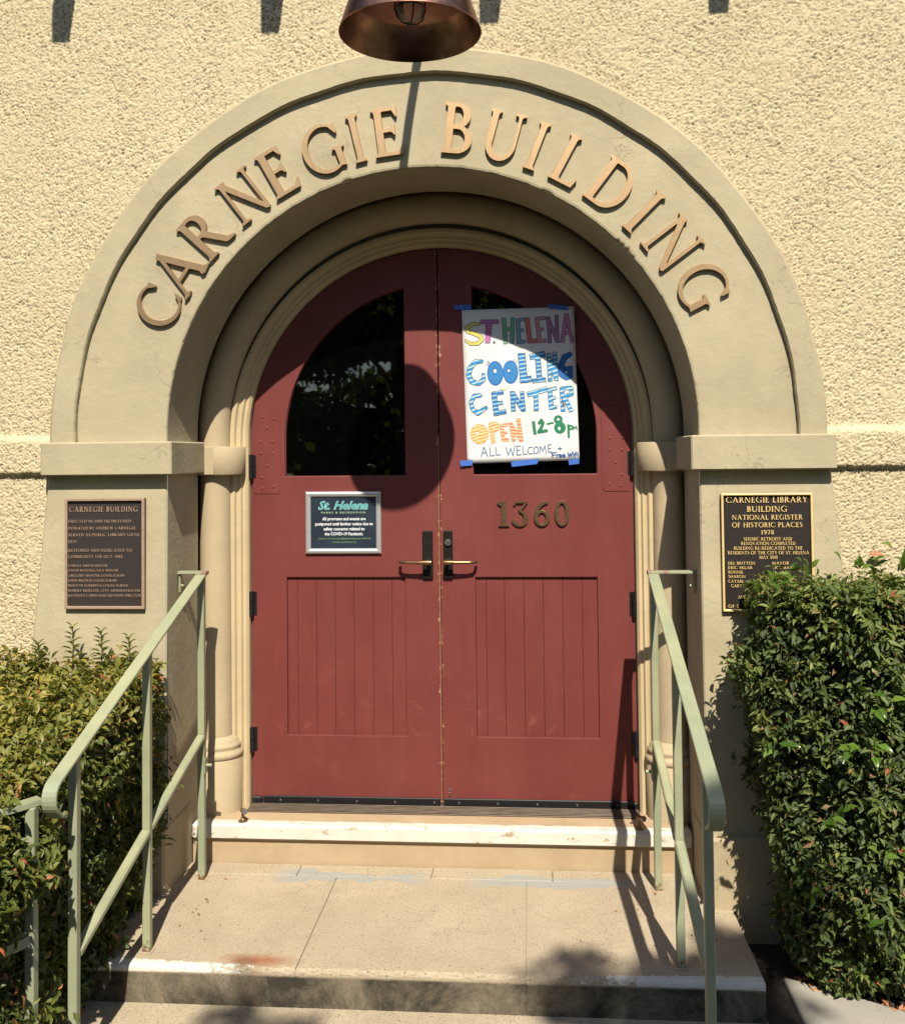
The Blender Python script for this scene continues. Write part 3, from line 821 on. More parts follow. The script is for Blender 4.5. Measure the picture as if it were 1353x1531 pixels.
g = MB().add([(-60, -60, -0.40), (60, -60, -0.40), (60, 3, -0.40), (-60, 3, -0.40)], [(0, 1, 2, 3)]).build('ground', M['lawn']); g['kind'] = 'structure'
slab('path', -2.6, 3.4, -14, -1.46, -0.52, -0.394, M['ground'], kind='structure')
soil = MB().box(1.236, 3.2, -1.9, 0.02, -0.45, -0.13).build('soil_bed', M['soil']); soil['kind'] = 'structure'
soil2 = MB().box(-3.2, -1.20, -2.3, 0.02, -0.45, -0.06).build('soil_bed', M['soil']); soil2['kind'] = 'structure'

landing = empty('landing', (0, -0.15, 0)); tag(landing, kind='structure')
def slab_rough(x0, x1, y0, y1, z0, z1, name='slab'):
    """paving slab with a slightly worn, rounded front arris"""
    nx = max(8, int((x1 - x0) / 0.02))
    prof = [(y1 - 0.003, z0), (y1 - 0.003, z1), ]
    mb = MB(); rows = []
    for i in range(nx + 1):
        x = x0 + (x1 - x0) * i / nx
        e = 0.0025 * math.sin(i * 1.7 + x0 * 9) + random.uniform(-0.003, 0.003)
        d = max(0.002, 0.009 + e)
        rows.append([(x, y1, z0), (x, y1, z1), (x, y0 + d * 1.4, z1), (x, y0 + d * 0.4, z1 - d * 0.4), (x, y0 + e * 0.3, z1 - d * 1.4), (x, y0 + e * 0.2, z0)])
    vs = [p for r in rows for p in r]; k = 6
    fs = [(i * k + j, i * k + j + 1, (i + 1) * k + j + 1, (i + 1) * k + j) for i in range(nx) for j in range(k - 1)]
    fs += [tuple(range(k)), tuple(reversed(range(nx * k, nx * k + k)))]
    mb.add(vs, fs)
    return mb.build(name, M['landing'], landing)
for a, b in ((-1.20, -0.4365), (-0.433, 0.3935), (0.397, 1.228)):
    slab_rough(a, b, -0.600, 0.176, -0.140, 0.0)
xs_ = [-1.135, -0.62, -0.02, 0.51, 1.135]
for i in range(4):
    slab('slab', xs_[i], xs_[i + 1] - 0.0015, 0.181, 0.296, -0.14, 0.0 - 0.0015 * (i % 2), M['landing'], landing, ch=0.004)
MB().box(-1.19, 1.22, -0.597, 0.17, -0.139, -0.007).build('slab_bedding', M['landing'], landing)
steps = empty('steps', (0, -1.0, -0.27)); tag(steps, kind='structure')
slab('step', -1.26, 1.245, -1.02, -0.560, -0.27, -0.136, M['tread'], steps)
slab('step', -1.26, 1.245, -1.45, -0.985, -0.40, -0.270, M['tread'], steps)

sill = empty('door_sill', (0, 0.3, 0)); tag(sill, kind='structure')
MB().box(-1.128, 1.128, 0.278, 0.62, 0.108, 0.180, 0.010).build('sill_slab', M['sill'], sill)
MB().box(-1.1285, 1.1285, 0.300, 0.60, -0.10, 0.107).build('riser', M['sill'], sill)
MB().box(-0.92, 0.92, 0.430, 0.620, 0.1805, 0.187, 0.002).build('threshold_plate', M['threshold'], sill)
for k in range(7):
    MB().box(-0.915, 0.915, 0.434 + k * 0.016, 0.443 + k * 0.016, 0.187, 0.1925, 0.0015).build('threshold_rib', M['threshold'], sill)

kerb = empty('planter_kerb', (1.6, -0.7, -0.4))
tag(kerb, 'grey concrete planter kerb beside the steps below the right hedge', 'kerb', kind='thing')
mb = MB(); P2 = [(1.350, -0.335), (1.49, -0.405), (1.60, -0.47), (1.75, -0.56), (2.1, -0.66), (2.8, -0.74), (2.8, -1.05), (1.9, -1.0), (1.52, -1.30), (1.46, -1.75), (1.350, -1.75)]
t3 = tessellate_polygon([[Vector((x, y, 0)) for x, y in P2]]); n_ = len(P2)
mb.add([(x, y, -0.106) for x, y in P2] + [(x, y, -0.42) for x, y in P2], [tuple(t) for t in t3] + [(i, (i + 1) % n_, n_ + (i + 1) % n_, n_ + i) for i in range(n_)])
kb = mb.build('kerb_top', M['planter'], kerb)
bv = kb.modifiers.new('b', 'BEVEL'); bv.width = 0.012; bv.segments = 2; bv.limit_method = 'ANGLE'
MB().box(1.247, 1.346, -1.75, -0.455, -0.42, -0.134, 0.006).build('footing', M['planter'], kerb)

# ------------------------------------------------------------------ building
bld = empty('library_building', (0, 0.5, -0.4))
tag(bld, 'cream stucco building front with a wide round-arched recessed entrance', 'building', kind='thing')
R0, R1, R2 = 1.135, 1.535, 1.648

def pier_outer(z):                       # battered outer edge of the piers
    return 1.668 + max(0.0, 1.78 - z) * 0.095

# rough stucco, really displaced: band-limited noise on a fine grid
def stucco_grid(x0, x1, z0, z1, cell, ybase, keep, amp=0.0060, seed=3, name='stucco_wall', edge=None):
    nx = int((x1 - x0) / cell) + 1; nz = int((z1 - z0) / cell) + 1
    r = np.random.default_rng(seed)
    w = r.standard_normal((nx, nz)).astype(np.float32)
    fx = np.fft.fftfreq(nx, cell)[:, None]; fz = np.fft.rfftfreq(nz, cell)[None, :]
    Wf = np.fft.rfft2(w)
    def band(lam, bw, sx=0.8):
        k = np.hypot(fx * sx, fz) * lam
        q = np.fft.irfft2(Wf * np.exp(-((k - 1) / bw) ** 2), s=(nx, nz))
        return q / q.std()
    w2 = r.standard_normal((nx, nz)).astype(np.float32); Wf2 = np.fft.rfft2(w2)
    a = band(0.0200, 0.8, 0.62); b = band(0.0120, 0.5, 0.7)
    def band2(lam):
        k = np.hypot(fx, fz) * lam
        q = np.fft.irfft2(Wf2 * np.exp(-((k - 1) / 0.4) ** 2), s=(nx, nz)); return q / q.std()
    Wf = Wf2; c = band(0.060, 0.7, 0.55); d = band(0.42, 0.6)
    h = 0.50 * a + 0.42 * b + 0.34 * c
    zone = 1.0 + 0.25 * np.tanh(d)
    f_ = band2(0.0100)
    h = np.tanh(1.25 * (h * zone + 0.75 + 0.30 * f_)) * amp * 0.82 + 0.0008 * f_ - amp * 0.55
    X, Z = np.meshgrid(x0 + np.arange(nx) * cell, z0 + np.arange(nz) * cell, indexing='ij')
    Y = ybase(X, Z) - h
    idx = np.arange(nx * nz).reshape(nx, nz)
    K = keep(X, Z)
    kc = K[:-1, :-1] | K[1:, :-1] | K[1:, 1:] | K[:-1, 1:]
    q = np.stack([idx[:-1, :-1][kc], idx[1:, :-1][kc], idx[1:, 1:][kc], idx[:-1, 1:][kc]], 1)
    used = np.zeros(nx * nz, bool); used[q.ravel()] = True
    remap = np.cumsum(used) - 1
    co = np.stack([X.ravel(), Y.ravel(), Z.ravel()], 1)[used].astype(np.float32)
    q = remap[q]
    me = bpy.data.meshes.new(name)
    me.vertices.add(len(co)); me.vertices.foreach_set('co', co.ravel())
    me.loops.add(q.size); me.loops.foreach_set('vertex_index', q.ravel().astype(np.int32))
    me.polygons.add(len(q)); me.polygons.foreach_set('loop_start', np.arange(0, q.size, 4, dtype=np.int32))
    me.polygons.foreach_set('use_smooth', np.ones(len(q), bool))
    me.update()
    return link(name, me, M['stucco'], bld)

def keep_main(X, Z):
    k = (Z > ZC - 0.03) & (np.hypot(X, Z - ZC) > R2 - 0.02)
    side = (Z <= ZC - 0.03) & (np.abs(X) > 1.668 + np.clip(1.78 - Z, 0, 9) * 0.095 - 0.02)
    return k | side
def ybase(X, Z):
    belt = 1 / (1 + np.exp(-(Z - 1.785) / 0.0035)) * 1 / (1 + np.exp((Z - 1.945) / 0.006))
    return 0.024 - 0.030 * belt - 0.004 * (Z < 1.785)
stucco_grid(-2.30, 2.36, 0.55, 4.02, 0.0048, ybase, keep_main)
# plainer wall beyond the photographed part
m2 = MB()
for bx in ((-6, -2.296), (2.356, 6)):
    m2.box(bx[0], bx[1], 0.02, 0.6, -0.4, 6.0)
m2.box(-2.296, 2.356, 0.02, 0.6, 4.016, 6.0)
m2.box(-2.296, -1.9, 0.032, 0.6, -0.4, 0.555); m2.box(1.9, 2.356, 0.032, 0.6, -0.4, 0.555)
m2.build('wall', M['stucco'], bld)

def sweep(prof, zc, zb, name, mat, seg=96, smooth=False, parent=bld, ang=None, zbl=None):
    """profile of (R, Y) swept up the left side, round the arch and down the right side"""
    path = []
    if zb is not None: path.append((-1, 0, zb))
    for i in range(seg + 1):
        t = PI - PI * i / seg
        path.append((math.cos(t), math.sin(t), None))
    if zb is not None: path.append((1, 0, zb))
    vs = []; k = len(prof)
    for c, s_, z in path:
        for R, Y in prof:
            vs.append((R * c, Y, zc + R * s_) if z is None else (R * c, Y, z))
    fs = [(i * k + j, i * k + j + 1, (i + 1) * k + j + 1, (i + 1) * k + j) for i in range(len(path) - 1) for j in range(k - 1)]
    mb = MB(); mb.add(vs, fs, smooth)
    return mb.build(name, mat, parent)

# arch face (with slightly chipped inner arris) and its proud outer band
def arch_face():
    seg = 260; vs = []; rr = [R0 - 0.0004, R0 + 0.0035, R0 + 0.012, 1.2, 1.3, 1.4, 1.5, R1 + 0.01]
    for i in range(seg + 1):
        t = PI - PI * i / seg
        w = 0.0022 * math.sin(i * 0.9) * math.sin(i * 0.23 + 1) + random.uniform(-0.0012, 0.0012)
        if i in (104, 105, 106, 168, 169, 170, 171): w += 0.007
        if 196 <= i <= 203: w += random.uniform(0.004, 0.014)
        for j, R in enumerate(rr):
            R_ = R + max(0, w) * (1 if j in (1, 2) else 0)
            Y = {0: 0.010 + max(0, w) * 1.2, 1: 0.0025}.get(j, 0.0)
            vs.append((R_ * math.cos(t), Y, ZC + R_ * math.sin(t)))
    k = len(rr)
    vs = [(x, y, 1.915) for x, y, z in vs[:k]] + vs + [(x, y, 1.915) for x, y, z in vs[-k:]]
    fs = [(i * k + j, i * k + j + 1, (i + 1) * k + j + 1, (i + 1) * k + j) for i in range(seg + 2) for j in range(k - 1)]
    return MB().add(vs, fs).build('arch_face', M['trim'], bld)
arch_face()
def wavy_band():
    seg = 240; prof0 = [(R1, 0.004), (R1, -0.022), (R1 + 0.005, -0.030), (R2 - 0.012, -0.030), (R2, -0.020), (R2, 0.04)]
    vs = []
    for i in range(seg + 1):
        t = PI - PI * i / seg
        w1 = 0.0022 * math.sin(i * 0.37) + random.uniform(-0.0008, 0.0008); w2_ = 0.003 * math.sin(i * 0.21 + 2) + random.uniform(-0.001, 0.001)
        for j, (R, Y) in enumerate(prof0):
            R_ = R + (w1 if j < 3 else w2_)
            vs.append((R_ * math.cos(t), Y, ZC + R_ * math.sin(t)))
    k = len(prof0)
    vs = [(x, y, 1.915) for x, y, z in vs[:k]] + vs + [(x, y, 1.915) for x, y, z in vs[-k:]]
    fs = [(i * k + j, i * k + j + 1, (i + 1) * k + j + 1, (i + 1) * k + j) for i in range(seg + 2) for j in range(k - 1)]
    return MB().add(vs, fs).build('archivolt_band', M['trim'], bld)
wavy_band()
# soffit/reveal of the arch, roll moulding, recess
sweep([(R0, 0.008), (R0, 0.395), (R0 + 0.02, 0.405), (R0 + 0.045, 0.43), (R0 + 0.045, 0.55), (0.99, 0.55)], ZC, -0.02, 'arch_reveal', M['trim'])
rollp = [(1.078 + 0.076 * math.cos(a), 0.478 + 0.076 * math.sin(a)) for a in [PI * 2 * k / 20 for k in range(21)]]
sweep(rollp, ZC, 1.90, 'arch_roll_moulding', M['column'], smooth=True)
fp = [(1.003, 0.56), (1.003, 0.470), (0.999, 0.466), (0.985, 0.466), (0.980, 0.470), (0.975, 0.482), (0.966, 0.486), (0.955, 0.486), (0.951, 0.494), (0.948, 0.500), (0.935, 0.500), (0.930, 0.506), (0.924, 0.514), (0.9225, 0.53), (0.9225, 0.62)]
sweep(fp, 1.930, 0.181, 'door_frame', M['frame'], seg=120)

# piers with batter, plinths, imposts
for sx in (-1, 1):
    mb = MB(); z_ = [1.80, 1.4, 1.0, 0.6, 0.28]
    vs = []
    for z in z_:
        yo = 0.0 - (1.80 - z) * 0.012
        vs += [(sx * R0, yo + 0.006, z), (sx * (R0 + 0.006), yo, z), (sx * (pier_outer(z) - 0.008), yo, z), (sx * pier_outer(z), yo + 0.01, z), (sx * pier_outer(z), 0.06, z)]
    fs = [(i * 5 + j, i * 5 + j + 1, (i + 1) * 5 + j + 1, (i + 1) * 5 + j) for i in range(len(z_) - 1) for j in range(4)]
    mb.add(vs, fs).build('pier', M['trim'], bld)
    a, b = sorted((sx * 1.1295, sx * 1.862))
    pl = MB().box(a, b, -0.052, 0.30, -0.42, 0.285, 0.012)
    pl.build('pier_plinth', M['trim_dirty'], bld)
    a, b = sorted((sx * 1.094, sx * 1.676))
    im = MB().box(a, b, -0.058, 0.372, 1.779, 1.924, 0.006).build('impost_block', M['trim'], bld)
    # half-round cap carried on the column
    MB().lathe([(0, 0.0), (0.104, 0.0), (0.108, 0.005), (0.108, 0.128), (0.103, 0.134), (0, 0.134)], sx * 1.040, 0.478, 40, True, 1.768).build('column_cap', M['column'], bld)
    cp = MB().box(min(sx * 1.04, sx * 1.178), max(sx * 1.04, sx * 1.178), 0.371, 0.54, 1.769, 1.903, 0.003).build('column_cap', M['column'], bld)
    MB().lathe([(0.079, 0), (0.078, 0.3), (0.0765, 0.7), (0.074, 1.26)], sx * 1.073, 0.478, 40, True, 0.52).build('column_shaft', M['column'], bld)
    MB().lathe([(0, 0.0), (0.107, 0.0), (0.108, 0.245), (0.104, 0.250), (0.110, 0.256), (0.113, 0.268), (0.110, 0.280), (0.100, 0.287), (0.099, 0.296), (0.103, 0.302), (0.102, 0.314), (0.094, 0.322), (0.092, 0.332), (0.085, 0.342), (0.078, 0.352), (0, 0.352)], sx * 1.060, 0.480, 44, True, 0.1795).build('column_base', M['column'], bld)

# rafter tails and roof edge above the picture: their shadows fall at its top
for x in (-1.52, -0.57, 0.39, 1.36):
    MB().box(x - 0.04, x + 0.04, -0.62, 0.03, 4.475, 4.62).build('rafter_tail', M['rafter'], bld)
for x in (-3.44, -2.48, 2.32, 3.28):
    MB().box(x - 0.04, x + 0.04, -0.62, 0.03, 4.475, 4.62).build('rafter_tail', M['rafter'], bld)
MB().box(-6, 6, -0.45, 0.03, 4.622, 4.70).build('roof_edge', M['roof'], bld)

# ------------------------------------------------------------------ doors
RD = 0.9175; ZD = 1.930; YF = 0.540
def door(sx, label):
    root = empty('door_leaf', (sx * 0.9, YF, 0.19)); tag(root, label, 'door', 'pair of arched red doors', 'thing')
    xi = 0.0035; zb = 0.190 if sx < 0 else 0.195
    out = [(sx * xi, zb), (sx * RD, zb)]
    aa = [(RD * math.cos(t), ZD + RD * math.sin(t)) for t in [PI / 2 * i / 48 for i in range(49)]]
    out += [(sx * max(x, xi), z) for x, z in aa]
    gl = [(0.163, 1.755), (0.752, 1.755)] + [(x, z) for x, z in arc(0, ZD, 0.752, 0, 90, 60) if x > 0.175] 
    zt = ZD + math.sqrt(0.752 ** 2 - 0.163 ** 2); gl.append((0.163, zt))
    gl = [(sx * x, z) for x, z in gl]
    px0, px1, pz0, pz1 = 0.168, 0.745, 0.512, 1.268
    pn = [(sx * px0, pz0), (sx * px1, pz0), (sx * px1, pz1), (sx * px0, pz1)]
    fr = prism([out, gl, pn], YF, YF + 0.045).build('door_frame_boards', M['door'], root)
    bv = fr.modifiers.new('b', 'BEVEL'); bv.width = 0.0022; bv.segments = 2; bv.limit_method = 'ANGLE'; bv.angle_limit = 0.7
    # window pane and its thin putty bead
    gp = [(sx * (0.155), 1.747), (sx * 0.76, 1.747)] + [(sx * x, z) for x, z in arc(0, ZD, 0.760, 0, 90, 60) if x > 0.16] + [(sx * 0.155, zt + 0.008)]
    prism([gp], YF + 0.022, YF + 0.028).build('window_pane', M['glass'], root)
    inn = []
    c0 = (sx * 0.42, 2.05)
    k_ = 0.992
    inn = [(c0[0] + (x - c0[0]) * k_, c0[1] + (z - c0[1]) * k_) for x, z in gl]
    prism([gl, inn], YF + 0.012, YF + 0.0215).build('window_bead', M['door'], root)
    # planks
    w7 = [0.050, 0.091, 0.092, 0.0925, 0.0925, 0.0925, 0.0665] if sx < 0 else [0.050, 0.088, 0.091, 0.092, 0.0915, 0.092, 0.0725]
    x = -0.745 if sx < 0 else 0.168
    for w in w7:
        MB().box(x + 0.0005, x + w - 0.0005, YF + 0.0135 + random.uniform(0, 0.0008), YF + 0.034, pz0 - 0.01, pz1 + 0.01, 0.0013).build('plank', M['door'], root)
        x += w
    MB().box(sx * 0.15, sx * 0.76, YF + 0.034, YF + 0.043, pz0 - 0.02, pz1 + 0.02).build('panel_backing', M['door'], root)
    # riveted strap plate beside the top hinge
    za, zb2 = 1.672, 2.068
    q = [(sx * 0.905, za), (sx * 0.786, za), (sx * 0.774, za + 0.012), (sx * 0.774, zb2 - 0.02)]
    q += [(sx * 0.79, zb2 + 0.012), (sx * 0.85, zb2 + 0.006)] 
    q.append((sx * 0.893, zb2 - 0.01)); q.append((sx * 0.905, zb2 - 0.06))
    pl = prism([q], YF - 0.0028, YF + 0.001).build('strap_plate', M['door'], root)
    bv = pl.modifiers.new('b', 'BEVEL'); bv.width = 0.001; bv.segments = 1
    for rx, rz in ((0.862, 2.045), (0.80, 2.035), (0.838, 1.990), (0.872, 1.925), (0.812, 1.925), (0.868, 1.868), (0.812, 1.868), (0.838, 1.808), (0.866, 1.750), (0.806, 1.705), (0.862, 1.698), (0.838, 2.03)[:2])[:11]:
        r_ = MB().lathe([(0.0, 0.003), (0.004, 0.0027), (0.0062, 0.0012), (0.007, 0)], 0, 0, 12, True)
        me = r_.mesh('rivet')
        me.transform(Matrix.Rotation(math.radians(90), 4, 'X'))
        rv = link('rivet', me, M['door'], pl, (sx * rx, YF - 0.0027, rz))
    # hinges
    for hz in (1.805, 1.143, 0.492):
        h = MB()
        h.tube([(sx * 0.917, YF - 0.016, hz - 0.058), (sx * 0.917, YF - 0.016, hz - 0.0012)], 0.0125, 14)
        h.tube([(sx * 0.917, YF - 0.016, hz + 0.0012), (sx * 0.917, YF - 0.016, hz + 0.058)], 0.0125, 14)
        h.box(sx * 0.915, sx * 0.893, YF - 0.004, YF + 0.002, hz - 0.056, hz + 0.056)
        h.build('hinge', M['black'], root)
    # rubber sweep with screws
    sw = [(0.862, 0.020), (0.0, 0.0)]
    x0, x1 = (-0.862, -0.008) if sx < 0 else (0.008, 0.905)
    s_ = MB().box(x0, x1, YF - 0.012, YF - 0.0003, 0.182, 0.224, 0.003).build('door_sweep', M['black'], root)
    for xs in ((-0.778, -0.596, -0.408, -0.225, -0.038) if sx < 0 else (0.080, 0.263, 0.449, 0.635, 0.822)):
        me = MB().lathe([(0, 0.002), (0.004, 0.002), (0.0055, 0)], 0, 0, 10).mesh('screw'); me.transform(Matrix.Rotation(math.radians(90), 4, 'X'))
        link('screw', me, M['steel'], s_, (xs, YF - 0.012, 0.204))
    MB().box(sx * 0.916, sx * 0.866, YF - 0.022, YF - 0.0005, 0.186, 0.222, 0.006).build('corner_block', M['black'], root)
    # escutcheon and lever handle
    pxa, pxb = (-0.083, -0.033) if sx < 0 else (0.018, 0.062)
    MB().box(pxa, pxb, YF - 0.016, YF - 0.0003, 1.262, 1.490, 0.004).build('lock_plate', M['plate'], root)
    hx = -0.050 if sx < 0 else 0.038; hz = 1.343; d = -1 if sx < 0 else 1
    lv = MB()
    lv.tube([(hx, YF - 0.017, hz), (hx, YF - 0.052, hz)], 0.0095, 14)
    pts = [(hx - d * 0.012, YF - 0.058, hz), (hx + d * 0.01, YF - 0.061, hz + 0.001), (hx + d * 0.05, YF - 0.062, hz + 0.001), (hx + d * 0.10, YF - 0.060, hz + 0.001), (hx + d * 0.128, YF - 0.056, hz + 0.002), (hx + d * 0.136, YF - 0.044, hz + 0.002), (hx + d * 0.137, YF - 0.024, hz + 0.0)]
    lv.tube(pts, [0.0135, 0.012, 0.0085, 0.0075, 0.0078, 0.0075, 0.007], 12)
    lv.build('lever_handle', M['lever'], root)
    if sx > 0:
        me = MB().lathe([(0, 0.011), (0.0135, 0.011), (0.016, 0.008), (0.016, 0)], 0, 0, 24).mesh('lock_cylinder'); me.transform(Matrix.Rotation(math.radians(90), 4, 'X'))
        lc = link('lock_cylinder', me, M['steel'], root, (0.040, YF - 0.016, 1.434))
        MB().box(0.0385, 0.0415, YF - 0.0285, YF - 0.0268, 1.426, 1.438).build('keyhole', M['black'], lc)
        me = MB().lathe([(0, 0.006), (0.006, 0.005), (0.008, 0)], 0, 0, 14).mesh('small_bolt'); me.transform(Matrix.Rotation(math.radians(90), 4, 'X'))
        link('small_bolt', me, M['steel'], root, (0.036, YF, 0.262))
        MB().box(0.030, 0.042, YF - 0.004, YF, 0.232, 0.252, 0.001).build('bolt_plate', M['number'], root)
    else:
        MB().box(-0.0032, 0.0, YF - 0.003, YF + 0.040, 0.20, 1.95).build('wood_edge_strip', M['wood_edge'], root)
    # faint joints of the boards
    return root
dl = door(-1, 'left leaf of the arched red double door, with the framed notice on it')
dr = door(1, 'right leaf of the arched red double door, numbered 1360 and with the poster')

MB().box(-0.03, 0.03, YF + 0.046, YF + 0.06, 0.2, 2.86).build('seam_light_block', M['black'], bld)  # black strip added behind the door seam to block sky light
# house number
def extr(loops, y0, y1): return prism(loops, y0, y1)
num = empty('house_number', (0.45, YF - 0.01, 1.51)); tag(num, 'aged brass house number 1360 on the right red door leaf', 'house number', kind='thing')
ND = {}
ND['1'] = (0.5, U(quad((0.20, 0.0), (0.42, 0.0), (0.40, 0.96), (0.22, 0.96)), quad((0.08, 0.0), (0.54, 0.0), (0.50, 0.07), (0.12, 0.07)), quad((0.05, 0.90), (0.40, 0.96), (0.40, 1.0), (0.05, 0.97)), quad((0.05, 0.90), (0.23, 0.80), (0.30, 0.9))))
ND['3'] = (0.72, U(quad((0.10, 0.92), (0.62, 0.92), (0.66, 1.0), (0.08, 1.0)), quad((0.08, 1.0), (0.14, 1.0), (0.16, 0.84), (0.06, 0.82)), seg_(0.60, 0.97, 0.30, 0.60, 0.08, 0.12), I_(ring(0.32, 0.31, 0.33, 0.33, 0.17, 0.09), U(half(-1, 0, -0.30), half(0, 1, 0.20))), cap_(0.06, 0.20, 0.10, 0.12, 0.13, 0.1)))
ND['6'] = (0.72, U(ring(0.35, 0.31, 0.31, 0.32, 0.15, 0.09), I_(SUB(ell(0.56, 0.38, 0.53, 0.62), ell(0.66, 0.36, 0.49, 0.55)), half(0, -1, -0.28), half(1, 0, 0.60))))
ND['0'] = (0.72, ring(0.34, 0.5, 0.30, 0.51, 0.15, 0.10))
for ch, xc in (('1', 0.300), ('3', 0.388), ('6', 0.489), ('0', 0.585)):
    w, f = ND[ch]
    h = 0.118; lp = contours(f, -0.1, 0.9, -0.1, 1.15, 0.02, 0.003)
    lp = [[((p[0] - w / 2) * h, p[1] * h) for p in q] for q in lp]
    b = prism(lp, -0.010, 0.0)
    me = b.mesh('digit')
    o = link('digit', me, M['number'], num, (xc, YF - 0.0005, 1.510))
    bv = o.modifiers.new('b', 'BEVEL'); bv.width = 0.003; bv.segments = 2; bv.limit_method = 'ANGLE'; bv.angle_limit = 0.9
    for sz in ((0.09, 0.91) if ch != '3' else (0.1,)):
        sm = MB().lathe([(0, 0.0015), (0.003, 0.001), (0.004, 0)], 0, 0, 8).mesh('nail'); sm.transform(Matrix.Rotation(math.radians(90), 4, 'X'))
        dx = {'1': 0, '3': 0.012, '6': -0.024 if sz < .5 else 0.0, '0': -0.0225}[ch]

# ------------------------------------------------------------------ bronze letters round the arch
sign = empty('arch_lettering', (0, 0, 3.15)); tag(sign, 'bronze raised capitals reading CARNEGIE BUILDING round the arch', 'sign', kind='thing')
LET = [('C', -64.2, 0.905), ('A', -56.3, 1.0), ('R', -47.4, 1.0), ('N', -37.3, 1.0), ('E', -29.3, 1.0), ('G', -19.6, 1.0), ('I', -13.05, 1.0), ('E', -6.9, 1.0),
       ('B', 6.5, 1.03), ('U', 15.2, 1.0), ('I', 21.75, 1.0), ('L', 28.8, 1.0), ('D', 37.7, 1.0), ('I', 45.4, 1.0), ('N', 53.3, 1.0), ('G', 63.0, 0.97)]
HL = 0.211
for ch, ang, k in LET:
    w, f = G[ch]
    loops = contours(f, -0.15, w + 0.2, -0.25, 1.15, 0.018, 0.0022)
    xs = [p[0] for q in loops for p in q]; xm = (min(xs) + max(xs)) / 2
    if ch in 'CG': xm = 0.5
    # squeeze/widen to the photographed advance
    kw = {'C': 0.97, 'G': 0.92, 'A': 0.96, 'R': 0.98, 'N': 0.90, 'E': 1.06, 'U': 0.88, 'L': 1.0, 'D': 0.93, 'B': 1.0, 'I': 0.92}[ch]
    lp = [[((p[0] - xm) * HL * kw * (k if ch in 'CG' else 1), p[1] * HL * k) for p in q] for q in loops]
    b = prism(lp, -0.0085, 0.0085)
    me = b.mesh('letter')
    o = link('letter', me, M['letter'], sign)
    a = math.radians(ang); base = 1.192 + (0.008 if ch in 'CG' and k < 1 else 0)
    o.rotation_euler = (0, a, 0)
    o.location = Vector((base * math.sin(a), -0.0098, ZC + base * math.cos(a))) - Vector(sign.location)
    bv = o.modifiers.new('b', 'BEVEL'); bv.width = 0.0012; bv.segments = 1; bv.limit_method = 'ANGLE'; bv.angle_limit = 0.9

# ------------------------------------------------------------------ plaques
def plaque(x0, x1, z0, z1, frame_w, fm, field, label):
    root = empty('wall_plaque', ((x0 + x1) / 2, -0.01, (z0 + z1) / 2)); tag(root, label, 'plaque', kind='thing')
    yb = -0.006
    MB().box(x0, x1, yb - 0.010, yb, z0, z1, 0.001).build('backplate', field, root)
    o = [(x0, z0), (x1, z0), (x1, z1), (x0, z1)]; i = [(x0 + frame_w, z0 + frame_w), (x1 - frame_w, z0 + frame_w), (x1 - frame_w, z1 - frame_w), (x0 + frame_w, z1 - frame_w)]
    f = prism([o, i], yb - 0.022, yb - 0.0102).build('frame', fm, root)
    bv = f.modifiers.new('b', 'BEVEL'); bv.width = 0.002; bv.segments = 2
    return root, yb - 0.0102
pl1, y1 = plaque(-1.581, -1.226, 1.203, 1.681, 0.012, M['plaque_tan'], M['plaque_brown'], 'dark brown bronze plaque on the left pier headed CARNEGIE BUILDING')
mb = MB()
W_ = 0.355 / (1062 - 80); zt = 1.681
def zz(py): return 1.681 - (py - 95) * (0.478 / (1450 - 95))
def xx(px): return -1.581 + (px - 75) * 0.355 / (1050 - 75)
for s_, a, b, py, h in (("CARNEGIE BUILDING", 120, 968, 262, 0.0225), ("ERECTED IN 1908 FROM FUNDS", 110, 885, 395, 0.012), ("DONATED BY ANDREW CARNEGIE.", 110, 950, 480, 0.012), ("SERVED AS PUBLIC LIBRARY UNTIL", 110, 990, 562, 0.012), ("1979.", 110, 225, 645, 0.012), ("RESTORED AND DEDICATED TO", 110, 890, 752, 0.012), ("COMMUNITY USE OCT. 1984.", 110, 785, 828, 0.012), ("LOWELL SMITH,MAYOR", 110, 592, 935, 0.0095), ("DAVID WHITING,VICE MAYOR", 110, 722, 993, 0.0095), ("GREGORY HUNTER,COUNCILMAN", 110, 800, 1056, 0.0095), ("JOHN BROWN,COUNCILMAN", 110, 708, 1117, 0.0095), ("BURTON ELDRIDGE,COUNCILMAN", 110, 842, 1178, 0.0095), ("ROBERT MOELLER, CITY ADMINISTRATOR", 110, 992, 1240, 0.0095), ("KATHLEEN CARRICK,RECREATION DIRECTOR", 110, 1000, 1300, 0.0095)):
    put_text(mb, s_, xx(a), zz(py), h, y1 - 0.003, 0.003, 'L', fit=xx(b) - xx(a), sp=0.12)
mb.build('raised_lettering', M['plaque_tan'], pl1)['kind'] = 'stuff'
pl2, y2 = plaque(1.217, 1.584, 1.198, 1.682, 0.0085, M['plaque_gold'], M['plaque_black'], 'black and gold plaque on the right pier, half hidden by the hedge')
mb = MB()
def z2(py): return 1.682 - (py - 103) * 0.484 / (1430 - 103)
def x2_(px): return 1.217 + (px - 110) * 0.367 / (1128 - 110)
